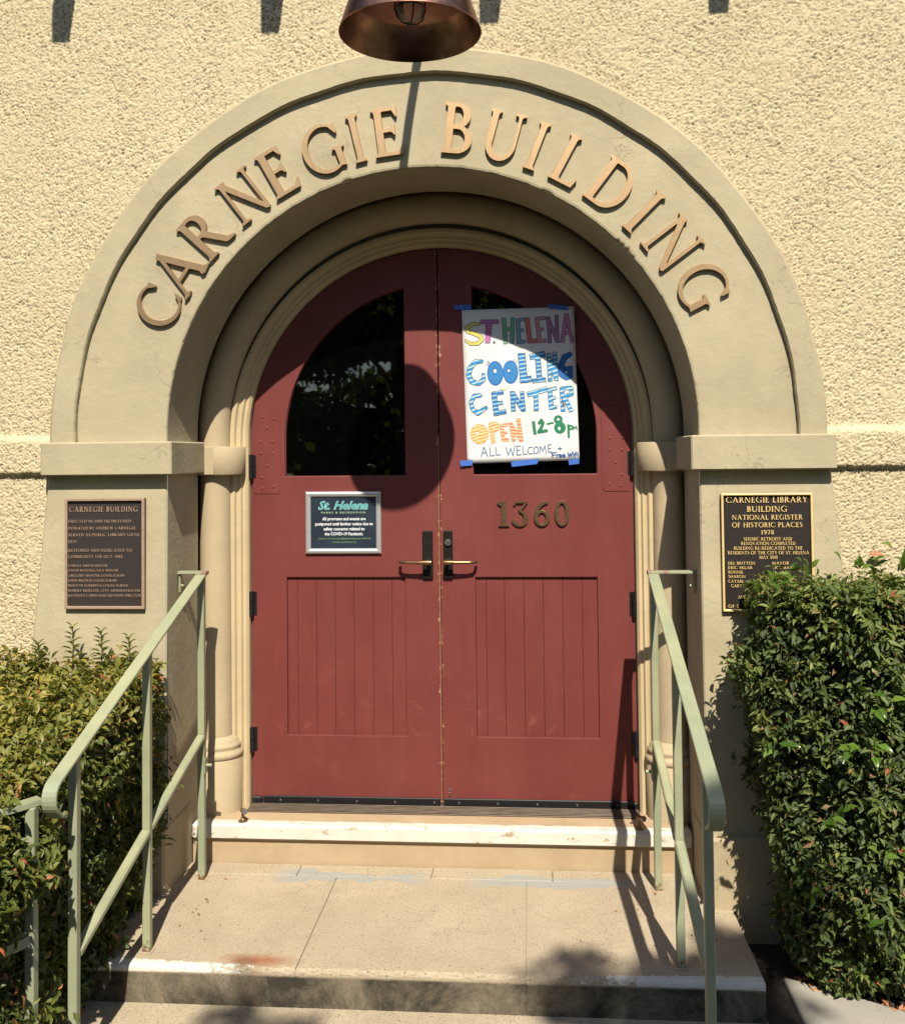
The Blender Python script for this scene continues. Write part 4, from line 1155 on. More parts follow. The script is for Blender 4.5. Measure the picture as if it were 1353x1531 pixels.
for s_, a, b, py, h in (("CARNEGIE LIBRARY", 165, 1078, 208, 0.0235), ("BUILDING", 397, 850, 312, 0.0235), ("NATIONAL REGISTER", 228, 1018, 400, 0.0195), ("OF HISTORIC PLACES", 228, 1018, 486, 0.0195), ("1978", 550, 698, 566, 0.0175), ("SEISMIC RETROFIT AND", 355, 895, 635, 0.013), ("RENOVATION COMPLETED", 325, 932, 685, 0.013), ("BUILDING RE-DEDICATED TO THE", 243, 1013, 738, 0.013), ("RESIDENTS OF THE CITY OF ST. HELENA", 175, 1082, 790, 0.013), ("MAY 2010", 525, 733, 842, 0.013),
                      ("DEL BRITTON", 175, 480, 905, 0.0115), ("MAYOR", 665, 860, 905, 0.0115), ("ERIC SKLAR", 175, 450, 955, 0.0115), ("VICE MAYOR", 665, 960, 955, 0.0115), ("BONNIE", 175, 345, 1005, 0.0115), ("SHARON", 175, 370, 1055, 0.0115), ("CATARL", 175, 350, 1108, 0.0115), ("GARY N", 205, 372, 1160, 0.0115), ("AND", 280, 375, 1285, 0.0115), ("UR", 325, 370, 1338, 0.0115), ("OF S", 170, 290, 1388, 0.0115)):
    put_text(mb, s_, x2_(a), z2(py), h, y2 - 0.004, 0.004, 'L', fit=x2_(b) - x2_(a))
mb.build('raised_lettering', M['plaque_gold'], pl2)['kind'] = 'stuff'

# ------------------------------------------------------------------ framed notice on the left door
notice = empty('framed_notice', (-0.465, YF - 0.005, 1.53)); tag(notice, 'aluminium snap-framed dark notice on the left red door leaf', 'notice', kind='thing')
nx0, nx1, nz0, nz1 = -0.650, -0.281, 1.381, 1.681
for (ax, az, bx, bz) in ((nx0, nz0, nx1, nz0), (nx1, nz0, nx1, nz1), (nx1, nz1, nx0, nz1), (nx0, nz1, nx0, nz0)):
    fwid = 0.026
    dx, dz = (1 if bx > ax else -1 if bx < ax else 0), (1 if bz > az else -1 if bz < az else 0)
    ix, iz = -dz, dx
    prof = [(0, 0), (0, -0.010), (0.004, -0.0145), (0.012, -0.0155), (0.021, -0.0125), (fwid, -0.006), (fwid, 0)]
    vs = []
    for (px, pz, sgn) in ((ax, az, 1), (bx, bz, -1)):
        for d_, y_ in prof:
            vs.append((px + ix * d_ + dx * d_ * sgn, YF + y_ - 0.0004, pz + iz * d_ + dz * d_ * sgn))
    k = len(prof)
    MB().add(vs, [(j, j + 1, k + j + 1, k + j) for j in range(k - 1)], True).build('frame_rail', M['alum'], notice)
mn, nn_, ll_, pp_ = nodes('notice_sheet_navy')
vv = coord(nn_, 'World')
ll_.new(ramp(nn_, ll_, noise(nn_, ll_, 6, 4, 0.6, vv), [(0.3, (0.020, 0.028, 0.045)), (0.7, (0.030, 0.042, 0.062))]), pp_.inputs['Base Color'])
pp_.inputs['Roughness'].default_value = 0.3
M['navy'] = mn
MB().box(nx0 + 0.02, nx1 - 0.02, YF - 0.006, YF - 0.0005, nz0 + 0.02, nz1 - 0.02).build('notice_sheet', M['navy'], notice)
M['ink_white'] = simple('white_print', (0.72, 0.72, 0.74), 0.5, 0, 0.02)
M['ink_teal'] = simple('teal_print', (0.07, 0.34, 0.36), 0.5, 0, 0.1)
M['ink_pale'] = simple('pale_teal_outline_print', (0.30, 0.60, 0.58), 0.5, 0, 0.1)
M['ink_green'] = simple('green_print', (0.17, 0.34, 0.10), 0.5, 0, 0.1)
M['ink_mint'] = simple('mint_print', (0.40, 0.52, 0.30), 0.5, 0, 0.1)
dg_texts = []
def ftext(name, body, xc, z, width, height, y, mat, parent, shear=0.0, bold=0.0, spacing=1.0):
    cu = bpy.data.curves.new(name, 'FONT'); cu.body = body; cu.size = 1.0; cu.offset = bold; cu.shear = shear; cu.space_character = spacing
    cu.resolution_u = 2
    tmp = bpy.data.objects.new('tmp', cu); C.objects.link(tmp)
    dg = bpy.context.evaluated_depsgraph_get(); dg.update()
    me = bpy.data.meshes.new_from_object(tmp.evaluated_get(dg))
    bpy.data.objects.remove(tmp); bpy.data.curves.remove(cu)
    co = np.zeros(len(me.vertices) * 3); me.vertices.foreach_get('co', co); co = co.reshape(-1, 3)
    x0, x1 = co[:, 0].min(), co[:, 0].max(); capz = 0.73
    out = np.zeros_like(co)
    out[:, 0] = (co[:, 0] - (x0 + x1) / 2) / (x1 - x0) * width
    out[:, 2] = co[:, 1] / capz * height
    me.vertices.foreach_set('co', out.ravel()); me.update()
    me.materials.clear()
    return link(name, me, mat, parent, (xc, y, z))
def nz(py): return 1.681 - (py - 92) * 0.300 / (980 - 92)
def nx(px): return -0.650 + (px - 115) * 0.369 / (1200 - 115)
yt = YF - 0.0066
ftext('printed_title', 'St. Helena', nx(655), nz(345), nx(1015) - nx(298), 0.040, yt, M['ink_pale'], notice, 0.35, 0.035)
ftext('printed_title', 'St. Helena', nx(657), nz(342), nx(1005) - nx(305), 0.038, yt - 0.0004, M['ink_teal'], notice, 0.35, 0.005)
ftext('printed_line', 'PARKS & RECREATION', nx(658), nz(404), nx(975) - nx(342), 0.0085, yt, M['ink_mint'], notice, 0, 0.02, 1.4)
for body, a, b, py in (('All programs and events are', 355, 978, 502), ('postponed until further notice due to', 255, 1082, 574), ('safety concerns related to', 375, 962, 645), ('the COVID-19 Pandemic.', 390, 942, 716)):
    ftext('printed_line', body, nx((a + b) / 2), nz(py), nx(b) - nx(a), 0.0150, yt, M['ink_white'], notice, 0, 0.03)
ftext('printed_line', 'Contact us at: recreation@cityofsthelena.org | 968-2222', nx(668), nz(772), nx(1045) - nx(290), 0.0070, yt, M['ink_green'], notice, 0, 0.01)
ftext('printed_line', 'recreation.cityofsthelena.org', nx(668), nz(822), nx(840) - nx(495), 0.0070, yt, M['ink_green'], notice, 0, 0.01)

# ------------------------------------------------------------------ hand-drawn poster
poster = empty('paper_poster', (0.39, YF - 0.015, 2.18)); tag(poster, 'white hand-lettered cooling center poster taped to the right red door', 'poster', kind='thing')
TL, TR_, BR_, BL_ = Vector((0.117, 0, 2.546)), Vector((0.653, 0, 2.553)), Vector((0.668, 0, 1.821)), Vector((0.137, 0, 1.810))
def pcrop(px, py, off=0.0):
    # poster-local drawing coordinates -> sheet
    # inverse bilinear on the drawn sheet's outline, done once with a linear fit
    u = (px - (113 + (py - 160) * 0.0253)) / (957 + (py - 160) * 0.0064)
    tp = 160 - 65 * u; bt = 1425 - 30 * u
    v = (py - tp) / (bt - tp)
    p = TL * (1 - u) * (1 - v) + TR_ * u * (1 - v) + BR_ * u * v + BL_ * (1 - u) * v
    y = YF - 0.0085 - 0.007 * math.sin(PI * min(1, max(0, u))) * math.sin(PI * min(1, max(0, v))) - 0.0035 * math.sin(u * 6 + 1 + v * 2) * math.sin(v * 8 + u) - 0.006 * max(0, u - 0.8) * 5 * math.sin(v * 5.2 + 0.3) ** 2
    return Vector((p.x, y - off, p.z))
mb = MB(); NU, NV = 20, 28; vs = []
for sgn, off in ((0, 0.0), (1, -0.0006)):
    for j in range(NV + 1):
        for i in range(NU + 1):
            u, v = i / NU, j / NV
            tp = 160 - 65 * u; bt = 1425 - 30 * u; py = tp + (bt - tp) * v
            px = 113 + (py - 160) * 0.0253 + u * (957 + (py - 160) * 0.0064)
            vs.append(pcrop(px, py, off))
n1 = (NU + 1) * (NV + 1)
fs = [(j * (NU + 1) + i, j * (NU + 1) + i + 1, (j + 1) * (NU + 1) + i + 1, (j + 1) * (NU + 1) + i) for j in range(NV) for i in range(NU)]
fs += [tuple(n1 + k for k in reversed(f)) for f in fs]
rim = [i for i in range(NU + 1)] + [j * (NU + 1) + NU for j in range(1, NV + 1)] + [NV * (NU + 1) + i for i in range(NU - 1, -1, -1)] + [j * (NU + 1) for j in range(NV - 1, 0, -1)]
fs += [(rim[k], rim[(k + 1) % len(rim)], n1 + rim[(k + 1) % len(rim)], n1 + rim[k]) for k in range(len(rim))]
MB().add(vs, fs, True).build('paper', M['paper'], poster)

def poly(pts, w, jit=0.0):
    ws = w if isinstance(w, (list, tuple)) else [w] * len(pts)
    return [cap_(*pts[i], *pts[i + 1], ws[i], ws[i + 1]) for i in range(len(pts) - 1)]
def blk(pts, w):          # square-ended strokes
    fs = []
    for i in range(len(pts) - 1):
        fs.append(seg_(*pts[i], *pts[i + 1], w))
        if i: fs.append(ell(*pts[i], w / 2, w / 2))
    return fs
ink = {}
def ink_mat(name, c, var=0.15):
    ink[name] = simple('marker_' + name, c, 0.7, 0, var, 90)
for nm, c in dict(yellow=(0.62, 0.56, 0.10), magenta=(0.50, 0.13, 0.36), green=(0.16, 0.42, 0.26), teal=(0.16, 0.36, 0.44), salmon=(0.62, 0.16, 0.13), pink=(0.60, 0.25, 0.30), mauve=(0.38, 0.17, 0.36), rose=(0.52, 0.20, 0.36), blue=(0.018, 0.20, 0.50), deep=(0.008, 0.13, 0.42), forest=(0.006, 0.19, 0.085), pencil=(0.09, 0.10, 0.14), slate=(0.06, 0.17, 0.32), navy=(0.01, 0.08, 0.30), orange=(0.80, 0.30, 0.05), sun=(0.78, 0.70, 0.35)).items():
    ink_mat(nm, c)
ink['stripe_blue'] = mat_stripes('blue_striped_marker', (0.012, 0.17, 0.45), (0.34, 0.58, 0.72), 330, tilt=-0.12)
ink['stripe_blue2'] = mat_stripes('light_blue_striped_marker', (0.02, 0.25, 0.55), (0.50, 0.68, 0.76), 300, tilt=-0.3)
ink['stripe_orange'] = mat_stripes('orange_striped_marker', (0.80, 0.36, 0.10), (0.84, 0.72, 0.40), 420, tilt=-0.3)
ink['stripe_coral'] = mat_stripes('coral_striped_marker', (0.78, 0.24, 0.15), (0.84, 0.66, 0.36), 420, tilt=0.1)
def draw(name, shapes, mat, outline=None, ow=5, res=4.0, off=0.0010):
    f = U(*shapes)
    for fld, mt, o in (((lambda X, Y: f(X, Y) - ow / 2), outline, off), (f if not outline else (lambda X, Y: f(X, Y) + ow / 2), mat, off + 0.0005)):
        if mt is None: continue
        loops = contours(fld, 100, 1125, 90, 1430, res, 0.5)
        if not loops: continue
        tr = tess(loops)
        flat = [p for q in loops for p in q]
        MB().add([pcrop(px, py, o) for px, py in flat], [tuple(t) for t in tr]).build(name, ink[mt], poster)
def row(items, name, **kw):
    for sh, mt in items: draw(name, sh, mt, 'pencil', **kw)
row([
 (poly([(255, 272), (205, 272), (160, 300), (165, 335), (220, 352), (272, 372), (285, 400), (250, 432), (190, 438), (148, 412)], [26, 30, 34, 34, 34, 34, 34, 32, 28, 20]), 'yellow'),
 (blk([(272, 252), (428, 245)], 34) + [quad((318, 262), (372, 260), (352, 425), (312, 428))], 'magenta'),
 ([ell(388, 420, 9, 9)], 'pencil'),
 (blk([(472, 212), (486, 430)], 34) + blk([(548, 205), (540, 425)], 32) + blk([(480, 305), (545, 303)], 28), 'green'),
 (blk([(592, 215), (600, 425)], 34) + blk([(585, 228), (655, 216)], 26) + blk([(596, 312), (640, 308)], 24) + blk([(598, 410), (655, 405)], 28), 'teal'),
 (blk([(670, 203), (692, 415)], 40) + blk([(685, 400), (764, 396)], 34), 'salmon'),
 (blk([(752, 205), (776, 410)], 34) + blk([(745, 212), (828, 200)], 26) + blk([(762, 300), (812, 295)], 22) + blk([(772, 398), (832, 392)], 28), 'pink'),
 (blk([(848, 190), (862, 412)], 30) + blk([(920, 172), (928, 408)], 30) + blk([(848, 200), (926, 398)], 30), 'mauve'),
 (blk([(1002, 160), (966, 405)], 32) + blk([(1002, 160), (1056, 402)], 32) + blk([(985, 325), (1040, 322)], 24), 'rose')], 'drawn_letter', ow=5)
row([(poly([(278, 580), (225, 585), (178, 640), (165, 700), (195, 752), (250, 765), (295, 730), (292, 692)], [30, 38, 42, 42, 42, 38, 34, 30]), 'stripe_blue2')], 'drawn_letter', ow=5)
draw('drawn_letter', [SUB(ell(395, 677, 66, 97), ell(394, 657, 19, 22))], 'blue', 'deep', 8)
draw('drawn_letter', [SUB(ell(526, 664, 62, 92), ell(511, 652, 15, 18))], 'blue', 'deep', 8)
row([(blk([(620, 505), (640, 752)], 62) + blk([(640, 728), (705, 715)], 48), 'stripe_blue'),
     (blk([(692, 535), (822, 505)], 46) + blk([(757, 530), (772, 715)], 44) + blk([(712, 736), (825, 722)], 34), 'stripe_blue'),
     (blk([(852, 500), (862, 735)], 34) + blk([(902, 488), (916, 728)], 34) + blk([(852, 520), (914, 715)], 34), 'stripe_blue2')], 'drawn_letter', ow=6)
draw('drawn_letter', poly([(1030, 505), (985, 530), (955, 600), (962, 675), (1000, 698), (1034, 690), (1034, 628)], [42, 48, 50, 50, 48, 44, 44]) + [quad((985, 608), (1056, 600), (1056, 640), (990, 646))], 'deep', 'navy', 4)
row([(poly([(262, 862), (212, 868), (182, 920), (195, 975), (240, 1010), (312, 965)], [34, 36, 34, 36, 40, 30]), 'stripe_blue2'),
     (blk([(382, 835), (402, 1028)], 46) + blk([(370, 848), (462, 832)], 34) + blk([(390, 930), (456, 920)], 30) + blk([(396, 1010), (484, 992)], 36), 'stripe_blue'),
     (blk([(538, 825), (548, 990)], 36) + blk([(622, 825), (634, 990)], 34) + blk([(538, 835), (634, 980)], 38), 'stripe_blue'),
     (blk([(668, 850), (836, 800)], 42) + blk([(738, 840), (744, 985)], 38), 'stripe_blue2'),
     (blk([(858, 795), (874, 972)], 38) + blk([(845, 808), (918, 790)], 28) + blk([(862, 880), (908, 870)], 26) + blk([(866, 958), (918, 948)], 28), 'stripe_blue2'),
     (blk([(962, 785), (972, 988)], 36) + blk([(955, 795), (1040, 785), (1046, 838), (985, 862)], 32) + blk([(985, 862), (1042, 988)], 34), 'stripe_blue2')], 'drawn_letter', ow=5)
draw('drawn_letter', [SUB(ell(252, 1182, 76, 82), ell(238, 1176, 18, 16))], 'stripe_orange', 'orange', 4)
for sh, mt in ((blk([(348, 1092), (372, 1255)], 34) + blk([(345, 1100), (400, 1092), (405, 1140), (362, 1160)], 26), 'stripe_orange'),
               (blk([(440, 1105), (462, 1240)], 30) + blk([(430, 1112), (500, 1100)], 22) + blk([(446, 1172), (490, 1166)], 22) + blk([(456, 1230), (505, 1226)], 24), 'stripe_coral'),
               (blk([(522, 1085), (548, 1240)], 30) + blk([(588, 1050), (614, 1240)], 34) + blk([(520, 1090), (612, 1235)], 30), 'stripe_coral')):
    draw('drawn_letter', sh, mt, 'orange', 4)
draw('drawn_letter', blk([(716, 1070), (732, 1182)], 27), 'forest')
draw('drawn_letter', poly([(768, 1085), (786, 1062), (800, 1085), (785, 1125), (762, 1160), (828, 1150)], 27), 'forest')
draw('drawn_letter', poly([(838, 1092), (884, 1082)], 15), 'forest')
draw('drawn_letter', [SUB(ell(930, 1054, 38, 36), ell(930, 1052, 13, 12)), SUB(ell(944, 1122, 50, 50), ell(938, 1128, 12, 16))], 'forest')
draw('drawn_letter', poly([(1015, 1102), (1019, 1200)], 20) + [SUB(ell(1036, 1120, 24, 22), ell(1036, 1120, 8, 8))], 'forest')
draw('drawn_letter', poly([(1060, 1140), (1062, 1114), (1072, 1124), (1084, 1110), (1088, 1140)], 9, ), 'forest')
sl = []
for st in ([(262, 1370), (290, 1288), (322, 1366)], [(274, 1338), (312, 1334)], [(340, 1293), (344, 1362), (382, 1357)], [(392, 1290), (397, 1356), (432, 1350)], [(480, 1290), (500, 1355), (520, 1298), (540, 1360), (556, 1274)], [(606, 1277), (570, 1282), (576, 1355), (612, 1349)], [(572, 1316), (600, 1312)], [(625, 1280), (630, 1350), (662, 1344)], [(706, 1286), (678, 1290), (665, 1320), (680, 1346), (712, 1338)],
           [(737, 1282), (718, 1300), (722, 1335), (742, 1342), (758, 1325), (756, 1292), (737, 1282)], [(768, 1345), (775, 1278), (796, 1320), (815, 1274), (826, 1340)], [(870, 1262), (840, 1270), (846, 1330), (872, 1324)], [(843, 1300), (866, 1296)]):
    sl += poly(st, 7)
draw('drawn_line', sl, 'slate', res=3.2)
sl = []
for st in ([(925, 1300), (960, 1297)], [(942, 1284), (944, 1313)]): sl += poly(st, 6)
for st in ([(875, 1336), (881, 1374)], [(868, 1337), (912, 1330)], [(880, 1354), (902, 1351)], [(917, 1374), (915, 1348)], [(916, 1356), (932, 1346)], [(938, 1362), (956, 1357), (946, 1346), (936, 1358), (944, 1371), (957, 1368)], [(966, 1360), (986, 1355), (975, 1344), (964, 1356), (974, 1369), (988, 1364)], [(1010, 1330), (1020, 1368), (1030, 1338), (1040, 1366), (1050, 1324)], [(1058, 1346), (1060, 1366)], [(1082, 1326), (1073, 1336), (1075, 1368)], [(1064, 1347), (1085, 1344)], [(1095, 1345), (1097, 1363)]):
    sl += poly(st, 8.5)
sl += [ell(1057, 1333, 5, 5), ell(1094, 1332, 5, 5)]
draw('drawn_line', sl, 'navy', res=3.2)
draw('drawn_line', poly([(425, 800), (465, 815), (505, 800), (518, 775)], 6), 'sun')
sl = []
for st in ([(322, 588), (345, 600)], [(318, 606), (340, 614)], [(328, 574), (350, 590)], [(548, 570), (560, 555)], [(562, 578), (572, 560)], [(575, 585), (586, 570)]): sl += poly(st, 4)
draw('drawn_line', sl, 'pencil', res=2.5)
for q in ([(48, 120), (196, 112), (194, 150), (54, 160)], [(845, 86), (1005, 90), (1024, 128), (850, 120)], [(80, 1402), (190, 1396), (186, 1440), (86, 1448)], [(522, 1408), (768, 1382), (745, 1428), (530, 1452)], [(1014, 1388), (1108, 1378), (1106, 1425), (1020, 1436)]):
    n_ = 6; vs = []
    for yo in (0.0022, 0.0030):
        for (ax, ay), (bx, by) in ((q[0], q[1]), (q[3], q[2])):
            for k in range(n_ + 1):
                t = k / n_; p = pcrop(ax + (bx - ax) * t, ay + (by - ay) * t, yo); 
                vs.append(p)
    m_ = n_ + 1
    fs = [(k, k + 1, m_ + k + 1, m_ + k) for k in range(n_)] + [(2 * m_ + k, 3 * m_ + k, 3 * m_ + k + 1, 2 * m_ + k + 1) for k in range(n_)]
    MB().add(vs, fs).build('tape_strip', M['tape'], poster)

# ------------------------------------------------------------------ copper lamp
lx, ly, lz = 0.026, -0.70, 3.362
lamp = empty('wall_lamp', (lx, ly, lz)); tag(lamp, 'copper bell-shaped gooseneck lamp hanging above the arch', 'lamp', kind='thing')
prof = [(0.2530, 0.0), (0.2555, 0.002), (0.2535, 0.006), (0.232, 0.072), (0.208, 0.140), (0.180, 0.195), (0.140, 0.222), (0.085, 0.240), (0.050, 0.250), (0.045, 0.34), (0.03, 0.375), (0.0, 0.378)]
MB().lathe(prof, lx, ly, 96, True, lz).build('shade', M['copper'], lamp)
inn = [(0.2515, 0.001), (0.229, 0.070), (0.200, 0.118), (0.196, 0.121), (0.150, 0.150), (0.085, 0.175), (0.0, 0.178)]
MB().lathe(inn, lx, ly, 96, True, lz).build('reflector', M['copper'], lamp)
MB().lathe([(0.0, 0.045), (0.025, 0.048), (0.045, 0.062), (0.050, 0.09), (0.048, 0.17)], lx, ly, 28, True, lz).build('jar', M['bulb'], lamp)
cage = MB()
for a in (0.35, 0.35 + PI / 2):
    pts = [(lx + 0.055 * math.cos(a) * c_, ly + 0.055 * math.sin(a) * c_, lz + z_) for c_, z_ in ((1, 0.17), (1, 0.09), (0.85, 0.055), (0.45, 0.038), (0, 0.034), (-0.45, 0.038), (-0.85, 0.055), (-1, 0.09), (-1, 0.17))]
    cage.tube(pts, 0.0028, 6)
cage.tube([(lx + 0.056 * math.cos(k * PI / 12), ly + 0.056 * math.sin(k * PI / 12), lz + 0.09) for k in range(25)], 0.0028, 6)
cage.build('wire_guard', M['black'], lamp)
MB().lathe([(0.0, 0.10), (0.016, 0.11), (0.019, 0.13), (0.014, 0.17)], lx, ly, 20, True, lz).build('light_bulb', M['paper'], lamp)
ap = [(lx, ly, lz + 0.37), (lx, ly, lz + 0.50)]
for k in range(0, 11):
    t = k / 10 * PI * 0.62
    ap.append((lx + 0.045 * k / 10, ly + 0.20 * (1 - math.cos(t)), lz + 0.56 + 0.20 * math.sin(t)))
ap.append((lx + 0.06, 0.02, lz + 0.56 + 0.02))
MB().tube(ap, 0.019, 14).build('gooseneck_arm', M['copper'], lamp)
me = MB().lathe([(0, 0.03), (0.05, 0.025), (0.06, 0)], 0, 0, 24).mesh('wall_flange'); me.transform(Matrix.Rotation(math.radians(90), 4, 'X'))
link('wall_flange', me, M['copper'], lamp, (lx + 0.05, 0.02, lz + 0.58))

# ------------------------------------------------------------------ handrails
def handrail(xr, xw, label):
    sg = 1 if xr > 0 else -1
    root = empty('handrail', (xr, -0.5, 0)); tag(root, label, 'handrail', 'green handrails beside the steps', 'thing')
    y0, z0, sl = 0.130, 1.338, 0.345
    zr = lambda y: z0 + sl * (y - y0)
    pts = [(xr, y0 + 0.02, zr(y0)), (xr, 0.10, zr(0.10))] + [(xr, y, zr(y)) for y in (-0.2, -0.6, -0.95, -1.20)]
    yc, zc_ = -1.225, zr(-1.225)
    d0 = math.atan(sl)
    cy, cz = yc + 0.05 * math.sin(d0), zc_ - 0.05 * math.cos(d0)
    for k in range(0, 10):
        a = math.radians(90 + math.degrees(d0)) + math.radians(k * 14) 
        pts.append((xr, cy + 0.05 * math.cos(a), cz + 0.05 * math.sin(a)))
    ly_, lz_ = pts[-1][1], pts[-1][2]
    pts += [(xr, ly_ + 0.02, lz_ - 0.018), (xr, ly_ + 0.036, lz_ - 0.020), (xr, ly_ + 0.046, lz_ - 0.030)]
    MB().bar(pts, 0.047, 0.012).build('top_rail', M['rail'], root)
    MB().box(min(xr - sg * 0.0235, xw), max(xr - sg * 0.0235, xw), y0 - 0.022, y0 + 0.024, z0 - 0.003, z0 + 0.009, 0.002).build('return_rail', M['rail'], root)
    br = MB().box(xw - sg * 0.004, xw - sg * 0.012, y0 - 0.012, y0 + 0.014, z0 - 0.085, z0 - 0.004, 0.002)
    br.tube([(xw - sg * 0.010, y0, z0 - 0.055), (xw - sg * 0.024, y0, z0 - 0.055)], 0.006, 8)
    br.build('wall_bracket', M['rail'], root)
    w = 0.0150
    for py, zb in ((0.118, 0.0), (-0.500, 0.0), (-1.095, -0.272)):
        MB().box(xr - w, xr + w, py - 0.015, py + 0.015, zb - 0.01, zr(py) - 0.012, 0.003).build('post', M['rail'], root)
        col = MB().box(xr - w - 0.010, xr + w + 0.010, py - 0.026, py + 0.026, zb, zb + 0.0035, 0.001)
        if py > -1: col.build('foot_grout', M['tread'], root)
    for py in (0.118, -0.500, -1.095):
        wz = zr(py) - 0.008
        MB().tube([(xr - w - 0.001, py + 0.015, wz + 0.002), (xr - w - 0.001, py - 0.016, wz - 0.010), (xr + w + 0.001, py - 0.016, wz - 0.010), (xr + w + 0.001, py + 0.015, wz + 0.002)], [0.004, 0.0032, 0.0042, 0.0035], 6).build('weld_bead', M['rail'], root)
    lo = lambda y: 0.628 + 0.285 * (y - 0.13)
    for a, b in ((0.112 - 0.008, -0.484), (-0.516, -1.079)):
        MB().bar([(xr, a, lo(a)), (xr, (a + b) / 2, lo((a + b) / 2)), (xr, b, lo(b))], 0.036, 0.026).build('lower_rail', M['rail'], root)
    # door-holdback catch fixed to the far post
    ct = MB().box(xr - sg * w, xr - sg * (w + 0.006), 0.094, 0.142, 0.46, 0.53, 0.003)
    ct.tube([(xr - sg * (w + 0.006), 0.118, 0.497), (xr - sg * (w + 0.03), 0.118, 0.497)], 0.007, 10)
    ct.build('holdback_catch', M['rail'], root)
    return root
handrail(-1.024, -1.132, 'sage green metal handrail left of the steps, beside the yellowing hedge')
handrail(0.953, 1.132, 'sage green metal handrail right of the steps, beside the dark hedge')

sr = empty('side_railing', (-1.5, -1.5, -0.4)); tag(sr, 'short sage green railing sunk in the left hedge behind the handrail', 'railing', kind='thing')
def xbar(a, b, w, t, name):
    a, b = Vector(a), Vector(b); d = (b - a).normalized(); s_ = d.cross(Vector((0, 0, 1))).normalized(); n2 = s_.cross(d)
    vs = [p + s_ * x * w / 2 + n2 * y * t / 2 for p in (a, b) for x, y in ((-1, -1), (1, -1), (1, 1), (-1, 1))]
    MB().add(vs, [(0, 1, 5, 4), (1, 2, 6, 5), (2, 3, 7, 6), (3, 0, 4, 7), (3, 2, 1, 0), (4, 5, 6, 7)]).build(name, M['rail'], sr)
SRX, SRY = -1.080, -1.255
xbar((SRX + 0.01, SRY + 0.03, 0.815), (SRX - 0.50, SRY - 0.62, 0.79), 0.045, 0.016, 'top_rail')
xbar((SRX, SRY, 0.415), (SRX - 0.50, SRY - 0.62, 0.34), 0.03, 0.03, 'lower_rail')
MB().box(SRX - 0.015, SRX + 0.015, SRY - 0.016, SRY + 0.016, -0.4, 0.805, 0.003).build('post', M['rail'], sr)
MB().box(SRX - 0.518, SRX - 0.482, SRY - 0.636, SRY - 0.604, -0.4, 0.78, 0.003).build('post', M['rail'], sr)

# door stops on the sill
for sx, lab in ((-1, 'small bronze door stop on the sill beside the left column'), (1, 'small bronze door stop on the sill beside the right column')):
    st = empty('door_stop', (sx * 0.90, 0.318, 0.18)); tag(st, lab, 'door stop', 'door stops on the sill', 'thing')
    x, y = sx * 0.90, 0.318
    MB().lathe([(0, 0), (0.022, 0), (0.021, 0.004), (0.010, 0.009), (0.007, 0.015), (0.0065, 0.045), (0.010, 0.055), (0, 0.058)], x, y, 20, True, 0.1802).build('post', M['number'], st)
    MB().tube([(x - 0.008, y + 0.012, 0.226), (x + 0.012, y - 0.016, 0.231)], 0.0105, 14).build('arm', M['number'], st)
    MB().tube([(x + 0.012, y - 0.016, 0.231), (x + 0.018, y - 0.025, 0.2325)], 0.0125, 14).build('rubber_tip', M['steel'], st)

# ------------------------------------------------------------------ foliage
LEAF = np.array([[0, 0, 0], [-0.5, 0.40, 0.10], [0, 0.42, 0.0], [0.5, 0.40, 0.10], [-0.30, 0.75, 0.06], [0.30, 0.75, 0.06], [0, 1.0, -0.12], [0, 0.75, -0.03]], float)
LF = [(0, 2, 1), (0, 3, 2), (1, 2, 7, 4), (2, 3, 5, 7), (4, 7, 6), (7, 5, 6)]
def leaf_mesh(name, P, D, N, L, Wd, tint, curl=None):
    """P base, D direction, N blade normal (unit arrays), L length, Wd width, tint 0..1"""
    n = len(P)
    D = D / np.linalg.norm(D, axis=1, keepdims=True)
    Sx = np.cross(D, N); Sx /= np.linalg.norm(Sx, axis=1, keepdims=True) + 1e-9
    N2 = np.cross(Sx, D)
    t = LEAF
    co = P[:, None, :] + Sx[:, None, :] * (t[None, :, 0:1] * Wd[:, None, None]) + D[:, None, :] * (t[None, :, 1:2] * L[:, None, None]) + N2[:, None, :] * (t[None, :, 2:3] * L[:, None, None] * 1.3)
    me = bpy.data.meshes.new(name)
    me.vertices.add(n * 8); me.vertices.foreach_set('co', co.astype(np.float32).ravel())
    lv = np.concatenate([np.array(f) for f in LF]); lens = np.array([len(f) for f in LF]); starts = np.concatenate([[0], np.cumsum(lens)[:-1]])
    allv = (lv[None, :] + np.arange(n)[:, None] * 8).ravel()
    me.loops.add(len(allv)); me.loops.foreach_set('vertex_index', allv.astype(np.int32))
    ls = (starts[None, :] + np.arange(n)[:, None] * len(lv)).ravel()
    me.polygons.add(len(ls)); me.polygons.foreach_set('loop_start', ls.astype(np.int32))
    me.update()
    at = me.attributes.new('tint', 'FLOAT', 'POINT'); at.data.foreach_set('value', np.repeat(tint, 8).astype(np.float32))
    return me

def unit(a): return a / (np.linalg.norm(a, axis=1, keepdims=True) + 1e-9)

def lump(P, s, seed=0):
    k = seed * 1.7
    return (np.sin(P[:, 0] * 7 * s + k) * np.sin(P[:, 1] * 6.1 * s + 1.3 + k) + np.sin(P[:, 2] * 7.7 * s + 2.1 + k) * np.sin(P[:, 0] * 5.3 * s + P[:, 1] * 4.1 * s + k)
            + 0.6 * np.sin(P[:, 0] * 15 * s + P[:, 2] * 13 * s + k)) / 2.6

